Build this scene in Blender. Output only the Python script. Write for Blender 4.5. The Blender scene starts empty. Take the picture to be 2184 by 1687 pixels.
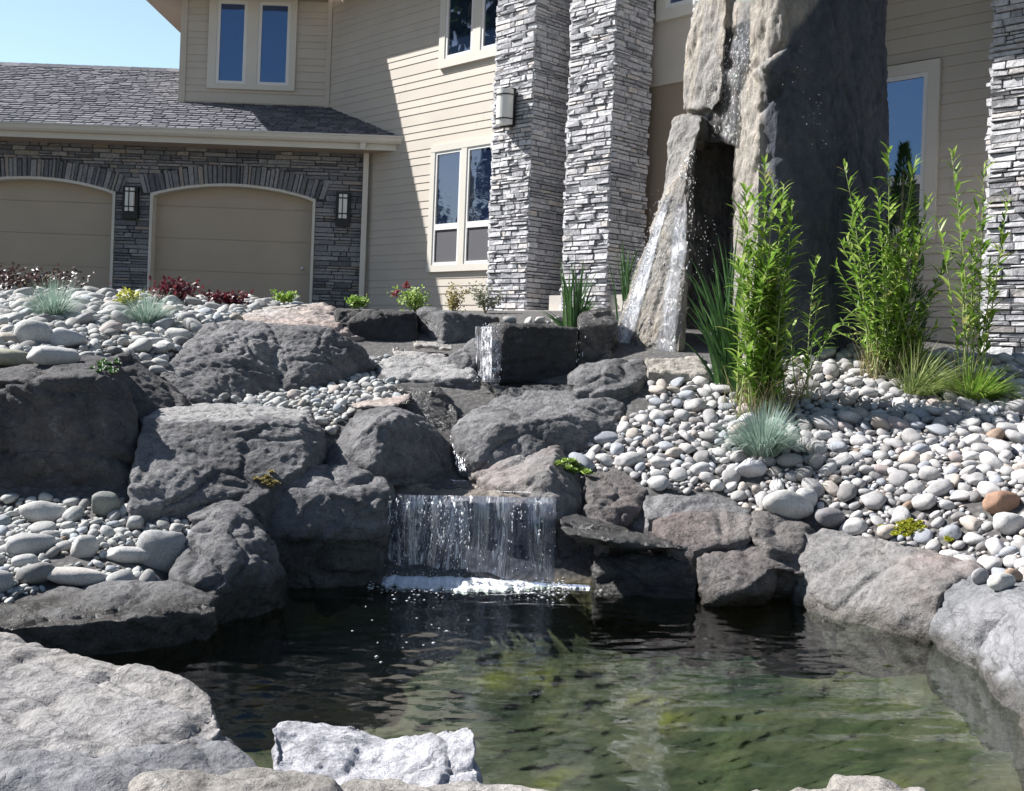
import bpy, bmesh, math, random
import numpy as np
from mathutils import Vector, Matrix, noise
from mathutils.bvhtree import BVHTree

random.seed(7); np.random.seed(7)
SC = bpy.context.scene
COL = SC.collection

# ------------------------------------------------------------------ camera, sky, sun, exposure
F, CX, CY, ROLL, H = 2300.0, 1092.0, 745.0, 0.037, 1.30      # focal length in photo units, principal point, roll, eye height over the pool
IW, IH = 2184.0, 1687.0
cr, sr = math.cos(ROLL), math.sin(ROLL)
cam = bpy.data.cameras.new('camera'); camo = bpy.data.objects.new('camera', cam); COL.objects.link(camo)
cam.sensor_width = 36; cam.lens = 36 * F / IW; cam.clip_start = 0.05; cam.clip_end = 2000
cam.shift_y = -(IH / 2 - CY) / IW
camo.matrix_world = Matrix(((cr, -sr, 0, 0), (0, 0, -1, 0), (sr, cr, 0, H), (0, 0, 0, 1)))
SC.camera = camo

SUN = Vector((-1.03, 0.28, 1.0)).normalized()
elev = math.asin(SUN.z); azim = math.atan2(SUN.x, SUN.y)
w = bpy.data.worlds.new('World'); SC.world = w; w.use_nodes = True
nt = w.node_tree
sky = nt.nodes.new('ShaderNodeTexSky'); sky.sky_type = 'NISHITA'; sky.sun_disc = False
sky.sun_elevation = elev; sky.sun_rotation = azim; sky.air_density = 1.0; sky.dust_density = 0.6; sky.ozone_density = 1.3
# pale haze low in the sky behind the house, added to the sky model
tc = nt.nodes.new('ShaderNodeTexCoord'); sxyz = nt.nodes.new('ShaderNodeSeparateXYZ'); nt.links.new(tc.outputs['Generated'], sxyz.inputs[0])
h1 = nt.nodes.new('ShaderNodeMapRange'); h1.interpolation_type = 'SMOOTHSTEP'; h1.inputs[1].default_value = 0.35; h1.inputs[2].default_value = 0.9; nt.links.new(sxyz.outputs[1], h1.inputs[0])
h2 = nt.nodes.new('ShaderNodeMapRange'); h2.interpolation_type = 'SMOOTHSTEP'; h2.inputs[1].default_value = 0.75; h2.inputs[2].default_value = 0.0; nt.links.new(sxyz.outputs[2], h2.inputs[0])
hm = nt.nodes.new('ShaderNodeMath'); hm.operation = 'MULTIPLY'; nt.links.new(h1.outputs[0], hm.inputs[0]); nt.links.new(h2.outputs[0], hm.inputs[1])
ad = nt.nodes.new('ShaderNodeMix'); ad.data_type = 'RGBA'; ad.blend_type = 'ADD'; nt.links.new(hm.outputs[0], ad.inputs[0]); nt.links.new(sky.outputs[0], ad.inputs[6]); ad.inputs[7].default_value = (4.0, 5.8, 6.3, 1)
nt.links.new(ad.outputs[2], nt.nodes['Background'].inputs[0]); nt.nodes['Background'].inputs[1].default_value = 0.05
sl = bpy.data.lights.new('sun', 'SUN'); sl.energy = 5.0; sl.angle = math.radians(0.5); sl.color = (1.0, 0.97, 0.94)
so = bpy.data.objects.new('sun', sl); COL.objects.link(so); so.rotation_euler = SUN.to_track_quat('Z', 'Y').to_euler()
vs = SC.view_settings; vs.view_transform = 'Standard'; vs.look = 'None'; vs.gamma = 1; vs.exposure = 1.0
SC.cycles.max_bounces = 8; SC.cycles.diffuse_bounces = 2; SC.cycles.transparent_max_bounces = 16; SC.cycles.caustics_reflective = False; SC.cycles.caustics_refractive = False
SC.cycles.sample_clamp_indirect = 6

# ------------------------------------------------------------------ geometry helpers
def P(x, y, d):
    u, v = (x - CX) / F, (CY - y) / F
    return Vector(((u * cr - v * sr) * d, d, H + (u * sr + v * cr) * d))
def proj(p):
    a, b = p[0] / p[1], (p[2] - H) / p[1]
    return CX + F * (a * cr + b * sr), CY - F * (-a * sr + b * cr)

class MB:
    def __init__(s): s.v = []; s.f = []; s.c = []
    def add(s, vs_, fs, col=None):
        n = len(s.v); s.v.extend([tuple(q) for q in vs_]); s.f.extend([tuple(i + n for i in f) for f in fs])
        if col is not None: s.c.extend([col] * len(vs_))
    def quad(s, a, b, c, d): s.add([a, b, c, d], [(0, 1, 2, 3)])
    def hexa(s, p):   # 8 corners: 0-3 back ring, 4-7 front ring
        s.add(p, [(3, 2, 1, 0), (4, 5, 6, 7), (0, 1, 5, 4), (1, 2, 6, 5), (2, 3, 7, 6), (3, 0, 4, 7)])
    def box(s, x0, x1, y0, y1, z0, z1):
        s.hexa([(x0, y1, z0), (x1, y1, z0), (x1, y1, z1), (x0, y1, z1), (x0, y0, z0), (x1, y0, z0), (x1, y0, z1), (x0, y0, z1)])
    def tube(s, pts, rad, n=6):
        pts = [Vector(p) for p in pts]
        if not hasattr(rad, '__len__'): rad = [rad] * len(pts)
        vs_ = []; fs = []
        for i, p in enumerate(pts):
            t = (pts[min(i + 1, len(pts) - 1)] - pts[max(i - 1, 0)]).normalized()
            a = t.orthogonal().normalized(); b = t.cross(a)
            for k in range(n):
                an = 2 * math.pi * k / n
                vs_.append(p + (a * math.cos(an) + b * math.sin(an)) * rad[i])
        for i in range(len(pts) - 1):
            for k in range(n):
                fs.append((i * n + k, i * n + (k + 1) % n, (i + 1) * n + (k + 1) % n, (i + 1) * n + k))
        fs.append(tuple(range(n))[::-1]); fs.append(tuple((len(pts) - 1) * n + k for k in range(n)))
        s.add(vs_, fs)
    def blade(s, base, dirv, side, L, wid, bend, segs=6, prof=None, fold=0.25):
        """a curved leaf: starts along dirv, bends down by gravity; two strips folded along the midrib"""
        p = Vector(base); d = Vector(dirv).normalized(); side = Vector(side).normalized()
        vs_ = []; fs = []
        for i in range(segs + 1):
            t = i / segs
            ww = wid * (prof(t) if prof else (1 - t) ** 0.7)
            nrm = side.cross(d).normalized()
            vs_ += [p - side * ww + nrm * ww * fold, p, p + side * ww + nrm * ww * fold]
            p = p + d * (L / segs)
            d = (d + Vector((0, 0, -bend / segs))).normalized()
        for i in range(segs):
            a = i * 3
            fs += [(a, a + 1, a + 4, a + 3), (a + 1, a + 2, a + 5, a + 4)]
        s.add(vs_, fs)
    def build(s, name, mat, parent=None, smooth=False, loc=None):
        me = bpy.data.meshes.new(name)
        me.from_pydata(s.v, [], s.f); me.update()
        if s.c:
            at = me.color_attributes.new('Col', 'FLOAT_COLOR', 'POINT')
            at.data.foreach_set('color', np.array(s.c, dtype=np.float32).ravel())
        return link(name, me, mat, parent, smooth, loc)

def link(name, me, mat, parent=None, smooth=False, loc=None):
    me.materials.clear(); me.materials.append(mat)
    if smooth: me.polygons.foreach_set('use_smooth', [True] * len(me.polygons))
    o = bpy.data.objects.new(name, me); COL.objects.link(o)
    if parent is not None: o.parent = parent
    if loc is not None:
        me.transform(Matrix.Translation(-Vector(loc))); o.location = loc
    return o
def tag(o, label=None, cat=None, group=None, kind=None):
    if label: o['label'] = label
    if cat: o['category'] = cat
    if group: o['group'] = group
    if kind: o['kind'] = kind
    return o
def empty(name, label, cat, loc, group=None):
    o = bpy.data.objects.new(name, None); COL.objects.link(o); o.location = loc; o.empty_display_size = 0.1
    return tag(o, label, cat, group)
def part(mb, name, mat, root, smooth=False):
    """mesh built in world coordinates, parented to root"""
    o = mb.build(name, mat, None, smooth)
    loc = Vector(root.location); q = root
    while q.parent: q = q.parent; loc += Vector(q.location)
    o.data.transform(Matrix.Translation(-loc)); o.parent = root
    return o

# ------------------------------------------------------------------ materials
def nmat(name):
    m = bpy.data.materials.new(name); m.use_nodes = True
    t = m.node_tree; b = t.nodes['Principled BSDF']
    return m, t, b
def N(t, typ, **kw):
    n = t.nodes.new(typ)
    for k, v in kw.items(): setattr(n, k, v)
    return n
def noise_tex(t, vec, scale, detail=5, rough=0.55, dist=0.0):
    n = N(t, 'ShaderNodeTexNoise'); n.inputs['Scale'].default_value = scale; n.inputs['Detail'].default_value = detail
    n.inputs['Roughness'].default_value = rough; n.inputs['Distortion'].default_value = dist
    t.links.new(vec, n.inputs['Vector']); return n.outputs['Fac']
def ramp(t, fac, stops):
    r = N(t, 'ShaderNodeValToRGB'); e = r.color_ramp.elements
    while len(e) > 1: e.remove(e[-1])
    e[0].position = stops[0][0]; e[0].color = (*stops[0][1], 1)
    for p, c in stops[1:]:
        k = e.new(p); k.color = (*c, 1)
    t.links.new(fac, r.inputs[0]); return r.outputs[0]
def mixc(t, fac, a, b, mode='MIX'):
    m = N(t, 'ShaderNodeMix', data_type='RGBA', blend_type=mode)
    for s, v in ((m.inputs[0], fac), (m.inputs[6], a), (m.inputs[7], b)):
        if hasattr(v, 'is_linked'): t.links.new(v, s)
        elif isinstance(v, (int, float)): s.default_value = v
        else: s.default_value = (*v, 1)
    return m.outputs[2]
def bump(t, height, strength, dist, prev=None):
    b = N(t, 'ShaderNodeBump'); b.inputs['Strength'].default_value = strength; b.inputs['Distance'].default_value = dist
    t.links.new(height, b.inputs['Height'])
    if prev: t.links.new(prev, b.inputs['Normal'])
    return b.outputs['Normal']
def pos(t): return N(t, 'ShaderNodeNewGeometry').outputs['Position']
def mapped(t, vec, scale):
    m = N(t, 'ShaderNodeMapping'); m.inputs['Scale'].default_value = scale; t.links.new(vec, m.inputs['Vector']); return m.outputs[0]
def g(v): return (v, v, v)

def rock_mat(name, c1, c2, c3=None, rough=0.85, bumpk=1.0, spec=0.3, pit=0.5, wetz=0.0):
    m, t, b = nmat(name); p = pos(t)
    n1 = noise_tex(t, p, 1.7, 8, 0.6, 0.4)
    col = ramp(t, n1, [(0.32, c1), (0.68, c2)])
    if c3: col = mixc(t, ramp(t, noise_tex(t, p, 0.9, 4), [(0.48, g(0)), (0.66, g(1))]), col, c3)
    n2 = noise_tex(t, p, 14, 7, 0.65)
    col = mixc(t, 0.75, col, ramp(t, n2, [(0.28, g(0.5)), (0.72, g(1.45))]), 'MULTIPLY')
    n3 = noise_tex(t, p, 85, 4, 0.6)
    col = mixc(t, 0.5, col, ramp(t, n3, [(0.3, g(0.6)), (0.7, g(1.3))]), 'MULTIPLY')
    ca = N(t, 'ShaderNodeAttribute'); ca.attribute_name = 'cap'      # sunlit tops of two stones, brightness painted into the colour
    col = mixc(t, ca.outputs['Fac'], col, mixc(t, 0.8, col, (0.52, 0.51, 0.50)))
    pale = ramp(t, noise_tex(t, p, 4.5, 9, 0.72), [(0.60, g(0)), (0.70, g(0.55))])
    col = mixc(t, pale, col, mixc(t, 0.6, col, (0.48, 0.47, 0.44)))
    veins = ramp(t, noise_tex(t, mapped(t, p, (1, 1, 2.4)), 3.2, 2, 0.4, 1.2), [(0.485, g(1)), (0.5, g(0.35)), (0.515, g(1))])
    col = mixc(t, 0.55, col, veins, 'MULTIPLY')
    sz = N(t, 'ShaderNodeSeparateXYZ'); t.links.new(p, sz.inputs[0])
    wl = N(t, 'ShaderNodeMath', operation='MULTIPLY_ADD'); t.links.new(noise_tex(t, p, 6, 4), wl.inputs[0]); wl.inputs[1].default_value = -0.16; t.links.new(sz.outputs[2], wl.inputs[2])
    wm = N(t, 'ShaderNodeMapRange'); wm.inputs[1].default_value = -0.04 + wetz; wm.inputs[2].default_value = 0.02 + wetz * 1.15; wm.inputs[3].default_value = 1.0; wm.inputs[4].default_value = 0.0; t.links.new(wl.outputs[0], wm.inputs[0])
    col = mixc(t, wm.outputs[0], col, mixc(t, 1.0, col, (0.42, 0.40, 0.36), 'MULTIPLY'))
    rr = N(t, 'ShaderNodeMapRange'); rr.inputs[3].default_value = rough; rr.inputs[4].default_value = min(rough, 0.25); t.links.new(wm.outputs[0], rr.inputs[0]); t.links.new(rr.outputs[0], b.inputs['Roughness'])
    t.links.new(col, b.inputs['Base Color']); b.inputs['Specular IOR Level'].default_value = spec
    nb = bump(t, n2, 0.9 * bumpk, 0.05)
    nb = bump(t, noise_tex(t, p, 45, 6, 0.7), 0.75 * bumpk, 0.014, nb)
    v = N(t, 'ShaderNodeTexVoronoi'); v.inputs['Scale'].default_value = 38; t.links.new(p, v.inputs['Vector'])
    nb = bump(t, v.outputs['Distance'], 0.35 * pit, 0.012, nb)
    t.links.new(nb, b.inputs['Normal'])
    return m
def plain(name, c, rough=0.6, var=0.12, scale=6, bumps=0.0, spec=0.4, metallic=0.0):
    m, t, b = nmat(name); p = pos(t)
    n = noise_tex(t, p, scale, 6)
    col = mixc(t, 1.0, c, ramp(t, n, [(0.3, g(1 - var)), (0.7, g(1 + var))]), 'MULTIPLY')
    t.links.new(col, b.inputs['Base Color']); b.inputs['Roughness'].default_value = rough
    b.inputs['Specular IOR Level'].default_value = spec; b.inputs['Metallic'].default_value = metallic
    if bumps: t.links.new(bump(t, noise_tex(t, p, scale * 12, 4), bumps, 0.006), b.inputs['Normal'])
    return m
def island_mat(name, stops, rough=0.8, bumps=0.5, trans=0.0, nscale=22, spec=0.3):
    """colour differs piece by piece (stones, shingles, leaves of one mesh)"""
    m, t, b = nmat(name); p = pos(t)
    gi = N(t, 'ShaderNodeNewGeometry')
    col = ramp(t, gi.outputs['Random Per Island'], stops)
    n = noise_tex(t, p, nscale, 6, 0.65)
    col = mixc(t, 0.8, col, ramp(t, n, [(0.28, g(0.6)), (0.72, g(1.35))]), 'MULTIPLY')
    t.links.new(col, b.inputs['Base Color']); b.inputs['Roughness'].default_value = rough; b.inputs['Specular IOR Level'].default_value = spec
    if bumps: t.links.new(bump(t, n, bumps, 0.02), b.inputs['Normal'])
    if trans:
        tr = N(t, 'ShaderNodeBsdfTranslucent'); t.links.new(col, tr.inputs[0])
        mx = N(t, 'ShaderNodeMixShader'); mx.inputs[0].default_value = trans
        t.links.new(b.outputs[0], mx.inputs[1]); t.links.new(tr.outputs[0], mx.inputs[2])
        t.links.new(mx.outputs[0], t.nodes['Material Output'].inputs[0])
    return m

M = {}
M['basalt'] = rock_mat('basalt', (0.145, 0.145, 0.15), (0.325, 0.32, 0.325), rough=0.85, bumpk=1.5)
M['basalt_splash_shade'] = rock_mat('basalt_splash_shade', (0.15, 0.15, 0.155), (0.33, 0.325, 0.33), rough=0.85, bumpk=1.4, wetz=0.20)  # splash-wet band raised so it also paints the front's shade darker
M['basalt_low'] = rock_mat('basalt_low', (0.15, 0.15, 0.155), (0.32, 0.315, 0.32), rough=0.85, bumpk=1.4, wetz=0.10)  # wet waterline set higher, painting extra shade on the low fronts
M['shelf'] = rock_mat('shelf_rock', (0.16, 0.14, 0.12), (0.30, 0.26, 0.225), rough=0.38, spec=0.5)
M['basalt_dark'] = rock_mat('basalt_dark', (0.05, 0.05, 0.055), (0.135, 0.13, 0.13), rough=0.8)
M['black_rock'] = rock_mat('black_rock', (0.025, 0.025, 0.028), (0.075, 0.073, 0.072), rough=0.6)
M['rim'] = rock_mat('rim_rock', (0.16, 0.155, 0.152), (0.285, 0.275, 0.27), (0.25, 0.21, 0.195), rough=0.85, bumpk=0.7)
M['rim_blue'] = rock_mat('rim_blue_rock', (0.155, 0.16, 0.168), (0.27, 0.27, 0.283), rough=0.75, bumpk=0.6)
M['basalt_warm'] = rock_mat('basalt_warm', (0.12, 0.112, 0.108), (0.26, 0.24, 0.23), (0.22, 0.18, 0.168), rough=0.8, bumpk=1.3)
M['granite_pale'] = rock_mat('granite_pale', (0.26, 0.245, 0.23), (0.46, 0.435, 0.41), (0.40, 0.33, 0.295), rough=0.85, bumpk=0.7)
M['granite_blue'] = rock_mat('granite_blue', (0.25, 0.26, 0.28), (0.42, 0.42, 0.43), rough=0.75, bumpk=0.6)
M['white_rock'] = rock_mat('white_rock', (0.40, 0.40, 0.43), (0.66, 0.66, 0.70), rough=0.8, bumpk=1.1)
M['tan_rock'] = rock_mat('tan_rock', (0.27, 0.255, 0.235), (0.47, 0.435, 0.395), (0.33, 0.32, 0.32), rough=0.85, bumpk=0.9)
M['wet_rock'] = rock_mat('wet_rock', (0.03, 0.03, 0.033), (0.085, 0.08, 0.075), rough=0.22, spec=0.6)
M['cream_rock'] = rock_mat('cream_rock', (0.30, 0.28, 0.25), (0.52, 0.48, 0.43), rough=0.9)

def tower_mat():
    m, t, b = nmat('tower_rock'); p = pos(t)
    n1 = noise_tex(t, mapped(t, p, (1.6, 1.6, 0.5)), 1.6, 8, 0.6, 0.5)
    col = ramp(t, n1, [(0.26, (0.16, 0.16, 0.165)), (0.48, (0.30, 0.285, 0.265)), (0.7, (0.46, 0.40, 0.32))])
    n2 = noise_tex(t, p, 11, 7, 0.65)
    col = mixc(t, 0.8, col, ramp(t, n2, [(0.28, g(0.55)), (0.72, g(1.4))]), 'MULTIPLY')
    at = N(t, 'ShaderNodeAttribute'); at.attribute_name = 'wet'  # water-wet rock, plus the painted shade of the cave
    a2 = N(t, 'ShaderNodeAttribute'); a2.attribute_name = 'slate'   # the right half is darker and bluer
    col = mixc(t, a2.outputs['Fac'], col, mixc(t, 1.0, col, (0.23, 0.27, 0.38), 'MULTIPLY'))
    dark = mixc(t, 1.0, col, g(0.22), 'MULTIPLY')
    col = mixc(t, at.outputs['Fac'], col, dark)
    t.links.new(col, b.inputs['Base Color'])
    r = N(t, 'ShaderNodeMapRange'); r.inputs[3].default_value = 0.85; r.inputs[4].default_value = 0.12; t.links.new(at.outputs['Fac'], r.inputs[0])
    t.links.new(r.outputs[0], b.inputs['Roughness'])
    nb = bump(t, noise_tex(t, mapped(t, p, (2.2, 2.2, 0.7)), 9, 7, 0.65), 0.8, 0.06)
    nb = bump(t, noise_tex(t, p, 50, 6, 0.7), 0.7, 0.014, nb)
    t.links.new(nb, b.inputs['Normal'])
    return m
M['tower'] = tower_mat()

M['ledge'] = island_mat('ledgestone', [(0, (0.33, 0.335, 0.355)), (0.4, (0.52, 0.52, 0.54)), (0.85, (0.65, 0.65, 0.665)), (1, (0.57, 0.53, 0.50))], 0.9, 0.7)
M['ledge_grey'] = island_mat('ledgestone_grey', [(0, (0.13, 0.135, 0.15)), (0.5, (0.23, 0.235, 0.25)), (0.85, (0.32, 0.322, 0.33)), (1, (0.34, 0.30, 0.265))], 0.9, 0.7)
M['shingle'] = island_mat('shingle', [(0, (0.09, 0.093, 0.112)), (0.5, (0.15, 0.153, 0.175)), (1, (0.215, 0.217, 0.235))], 0.95, 0.4, nscale=60)
M['siding'] = plain('siding_paint', (0.55, 0.50, 0.43), 0.6, 0.05, 1.5, 0.08)
M['trim'] = plain('trim_paint', (0.66, 0.63, 0.56), 0.5, 0.04, 2)
M['white_trim'] = plain('white_vinyl', (0.78, 0.78, 0.76), 0.4, 0.03, 2)
M['door'] = plain('garage_door_paint', (0.46, 0.385, 0.295), 0.55, 0.04, 2)
M['soffit'] = plain('soffit_paint', (0.45, 0.36, 0.28), 0.6, 0.05, 2)
M['concrete'] = plain('concrete', (0.50, 0.47, 0.43), 0.9, 0.14, 5, 0.3)
M['entry'] = plain('entry_recess_shade', (0.30, 0.24, 0.18), 0.7, 0.06, 2)
M['black_metal'] = plain('black_metal', (0.02, 0.02, 0.022), 0.4, 0.1, 8)
M['lamp_glass'] = plain('lamp_glass', (0.80, 0.79, 0.74), 0.25, 0.03, 5)
M['bark_dry'] = island_mat('dry_stems', [(0, (0.30, 0.22, 0.12)), (0.6, (0.42, 0.36, 0.19)), (1, (0.32, 0.38, 0.14))], 0.7, 0.1)
M['stem_green'] = island_mat('green_stems', [(0, (0.27, 0.34, 0.12)), (1, (0.46, 0.50, 0.24))], 0.6, 0.1)
M['leaf_herb'] = island_mat('lance_leaves', [(0, (0.09, 0.19, 0.025)), (0.5, (0.22, 0.38, 0.055)), (0.93, (0.40, 0.53, 0.13)), (1, (0.45, 0.40, 0.16))], 0.45, 0.0, 0.4, spec=0.5)
M['leaf_iris'] = island_mat('sword_leaves', [(0, (0.04, 0.10, 0.035)), (0.6, (0.075, 0.17, 0.05)), (1, (0.14, 0.25, 0.09))], 0.4, 0.0, 0.25, spec=0.5)
M['fescue'] = island_mat('blue_grass', [(0, (0.20, 0.30, 0.25)), (0.6, (0.34, 0.46, 0.40)), (1, (0.46, 0.54, 0.44))], 0.6, 0.0, 0.3)
M['red_leaf'] = island_mat('red_leaves', [(0, (0.05, 0.012, 0.018)), (0.6, (0.13, 0.02, 0.03)), (1, (0.24, 0.05, 0.06))], 0.4, 0.0, 0.25, spec=0.6)
M['purple_leaf'] = island_mat('dark_leaves', [(0, (0.025, 0.012, 0.014)), (0.6, (0.07, 0.03, 0.03)), (1, (0.13, 0.08, 0.07))], 0.4, 0.0, 0.2, spec=0.6)
M['sedum'] = island_mat('sedum_leaves', [(0, (0.17, 0.28, 0.05)), (0.6, (0.30, 0.44, 0.10)), (1, (0.45, 0.55, 0.18))], 0.5, 0.0, 0.25)
M['sedum_yellow'] = island_mat('yellow_leaves', [(0, (0.25, 0.30, 0.03)), (0.6, (0.45, 0.45, 0.05)), (1, (0.55, 0.52, 0.12))], 0.5, 0.0, 0.3)
M['grey_leaf'] = island_mat('grey_leaves', [(0, (0.22, 0.24, 0.16)), (1, (0.45, 0.45, 0.36))], 0.6, 0.0, 0.25)
M['dry_leaf'] = island_mat('straw_leaves', [(0, (0.25, 0.21, 0.08)), (1, (0.50, 0.42, 0.2))], 0.6, 0.0, 0.3)
M['wispy'] = island_mat('wispy_grass', [(0, (0.20, 0.28, 0.08)), (0.7, (0.36, 0.44, 0.16)), (1, (0.50, 0.50, 0.26))], 0.6, 0.0, 0.35)
M['flower'] = island_mat('red_petals', [(0, (0.22, 0.04, 0.045)), (1, (0.36, 0.09, 0.09))], 0.5, 0.0, 0.3)
M['evergreen'] = island_mat('conifer_sprays', [(0, (0.02, 0.06, 0.018)), (0.6, (0.045, 0.11, 0.03)), (1, (0.09, 0.17, 0.05))], 0.6, 0.0, 0.2)
M['foam'] = plain('foam', (0.92, 0.93, 0.95), 0.35, 0.03, 20, 0, 0.6)

def pebble_mat(name, obj_color):
    m, t, b = nmat(name); p = pos(t)
    if obj_color: col = N(t, 'ShaderNodeObjectInfo').outputs['Color']
    else:
        a = N(t, 'ShaderNodeAttribute'); a.attribute_name = 'Col'; col = a.outputs['Color']
    n = noise_tex(t, p, 9, 6, 0.6); n2 = noise_tex(t, p, 120, 3)
    col = mixc(t, 0.6, col, ramp(t, n, [(0.3, g(0.75)), (0.7, g(1.2))]), 'MULTIPLY')
    col = mixc(t, 0.5, col, ramp(t, n2, [(0.35, g(0.7)), (0.65, g(1.2))]), 'MULTIPLY')
    col = mixc(t, 0.6, col, ramp(t, noise_tex(t, p, 30, 2, .4, 1.5), [(0.47, g(1)), (0.5, g(0.62)), (0.53, g(1))]), 'MULTIPLY')
    col = mixc(t, ramp(t, noise_tex(t, p, 22, 5, .7), [(0.56, g(0)), (0.68, g(.5))]), col, (0.27, 0.24, 0.20))
    t.links.new(col, b.inputs['Base Color']); b.inputs['Roughness'].default_value = 0.75; b.inputs['Specular IOR Level'].default_value = 0.3
    t.links.new(bump(t, noise_tex(t, p, 40, 5), 0.25, 0.01), b.inputs['Normal'])
    return m
M['pebble'] = pebble_mat('river_stone', True); M['pebble_mass'] = pebble_mat('river_stone_mass', False)

def ground_mat():
    m, t, b = nmat('ground'); p = pos(t)
    v = N(t, 'ShaderNodeTexVoronoi'); v.inputs['Scale'].default_value = 26; t.links.new(p, v.inputs['Vector'])
    gravel = ramp(t, v.outputs['Distance'], [(0.0, (0.15, 0.145, 0.14)), (0.6, (0.075, 0.072, 0.07))])
    n = noise_tex(t, p, 1.7, 4, 0.55, 0.2)
    pool = ramp(t, n, [(0.36, (0.024, 0.038, 0.027)), (0.48, (0.075, 0.088, 0.052)), (0.57, (0.14, 0.132, 0.085)), (0.66, (0.25, 0.24, 0.055))])
    pool = mixc(t, 0.7, pool, ramp(t, noise_tex(t, p, 9, 6, 0.6), [(0.3, g(0.75)), (0.7, g(1.25))]), 'MULTIPLY')
    sx = N(t, 'ShaderNodeSeparateXYZ'); t.links.new(p, sx.inputs[0])
    mr = N(t, 'ShaderNodeMapRange'); mr.inputs[1].default_value = 0.0; mr.inputs[2].default_value = 0.05; t.links.new(sx.outputs[2], mr.inputs[0])
    dp = N(t, 'ShaderNodeMapRange'); dp.inputs[1].default_value = -0.36; dp.inputs[2].default_value = -0.14; t.links.new(sx.outputs[2], dp.inputs[0])
    pool = mixc(t, dp.outputs[0], mixc(t, 1.0, pool, (0.75, 0.77, 0.74), 'MULTIPLY'), pool)     # deep part painted darker, for the light lost in the water
    sh = N(t, 'ShaderNodeMapRange'); sh.inputs[1].default_value = -0.22; sh.inputs[2].default_value = -0.08; t.links.new(sx.outputs[2], sh.inputs[0])
    pool = mixc(t, sh.outputs[0], pool, mixc(t, 0.6, pool, (0.24, 0.19, 0.14)))     # paler silt in the shallows
    t.links.new(mixc(t, mr.outputs[0], pool, gravel), b.inputs['Base Color']); b.inputs['Roughness'].default_value = 0.95
    t.links.new(bump(t, v.outputs['Distance'], 0.25, 0.02), b.inputs['Normal'])
    return m
M['ground'] = ground_mat()

def water_mat(name, tint, sx, sy, sc, strength, dist):
    m, t, b = nmat(name); t.nodes.remove(b); p = pos(t)
    h1 = noise_tex(t, mapped(t, p, (sx, sy, 1)), sc, 3, 0.5, 0.6)
    h2 = noise_tex(t, mapped(t, p, (sx * 1.3, sy, 1)), sc * 3.2, 3, 0.5, 0.3)
    nb = bump(t, h1, strength, dist); nb = bump(t, h2, strength * 0.6, dist * 0.22, nb)
    gl = N(t, 'ShaderNodeBsdfGlossy'); gl.inputs['Roughness'].default_value = 0.02; gl.inputs[0].default_value = (1, 1, 1, 1); t.links.new(nb, gl.inputs['Normal'])
    tr = N(t, 'ShaderNodeBsdfTransparent'); tr.inputs[0].default_value = (*tint, 1)
    fr = N(t, 'ShaderNodeFresnel'); fr.inputs[0].default_value = 1.33; t.links.new(nb, fr.inputs['Normal'])
    mx = N(t, 'ShaderNodeMixShader'); t.links.new(fr.outputs[0], mx.inputs[0]); t.links.new(tr.outputs[0], mx.inputs[1]); t.links.new(gl.outputs[0], mx.inputs[2])
    t.links.new(mx.outputs[0], t.nodes['Material Output'].inputs[0])
    return m
M['pool'] = water_mat('pool_water', (0.70, 0.77, 0.70), 1.0, 1.7, 9.0, 0.3, 0.004)
M['stream'] = water_mat('stream_water', (0.75, 0.77, 0.75), 1.0, 1.4, 10.0, 0.7, 0.03)

def curtain_mat(name, lo, hi, fine_lo, body):
    """thin running water: flow coordinates (across, along) come from the mesh attribute Col"""
    m, t, b = nmat(name)
    a = N(t, 'ShaderNodeAttribute'); a.attribute_name = 'Col'; uv = a.outputs['Color']
    nn = noise_tex(t, mapped(t, uv, (1, .07, 1)), 16, 4, 0.6, 0.4)
    n2 = noise_tex(t, mapped(t, uv, (1, .22, 1)), 60, 4, 0.65, 0.3)
    mm = N(t, 'ShaderNodeMath', operation='MULTIPLY'); t.links.new(ramp(t, nn, [(lo, g(0.0)), (hi, g(1))]), mm.inputs[0]); t.links.new(ramp(t, n2, [(fine_lo, g(0)), (fine_lo + .16, g(1))]), mm.inputs[1])
    sp_ = N(t, 'ShaderNodeSeparateColor'); t.links.new(uv, sp_.inputs[0]); edge = sp_.outputs[2]     # third channel: how full the sheet is here
    m2 = N(t, 'ShaderNodeMath', operation='MULTIPLY'); t.links.new(mm.outputs[0], m2.inputs[0]); t.links.new(edge, m2.inputs[1]); mm = m2
    t.nodes.remove(b)
    df = N(t, 'ShaderNodeBsdfPrincipled'); df.inputs['Base Color'].default_value = (0.88, 0.90, 0.94, 1); df.inputs['Roughness'].default_value = 0.25
    gl = N(t, 'ShaderNodeBsdfGlossy'); gl.inputs['Roughness'].default_value = 0.08
    nb = bump(t, noise_tex(t, mapped(t, uv, (1, .2, 1)), 34, 5, 0.6), 1.0, 0.03); t.links.new(nb, gl.inputs['Normal'])
    tr = N(t, 'ShaderNodeBsdfTransparent'); tr.inputs[0].default_value = (*body, 1)
    fr = N(t, 'ShaderNodeFresnel'); fr.inputs[0].default_value = 1.45; t.links.new(nb, fr.inputs['Normal'])
    fe = N(t, 'ShaderNodeMath', operation='MULTIPLY'); t.links.new(fr.outputs[0], fe.inputs[0]); t.links.new(edge, fe.inputs[1])
    a = N(t, 'ShaderNodeMixShader'); t.links.new(fe.outputs[0], a.inputs[0]); t.links.new(tr.outputs[0], a.inputs[1]); t.links.new(gl.outputs[0], a.inputs[2])
    c = N(t, 'ShaderNodeMixShader'); t.links.new(mm.outputs[0], c.inputs[0]); t.links.new(a.outputs[0], c.inputs[1]); t.links.new(df.outputs[0], c.inputs[2])
    t.links.new(c.outputs[0], t.nodes['Material Output'].inputs[0])
    return m
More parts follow.
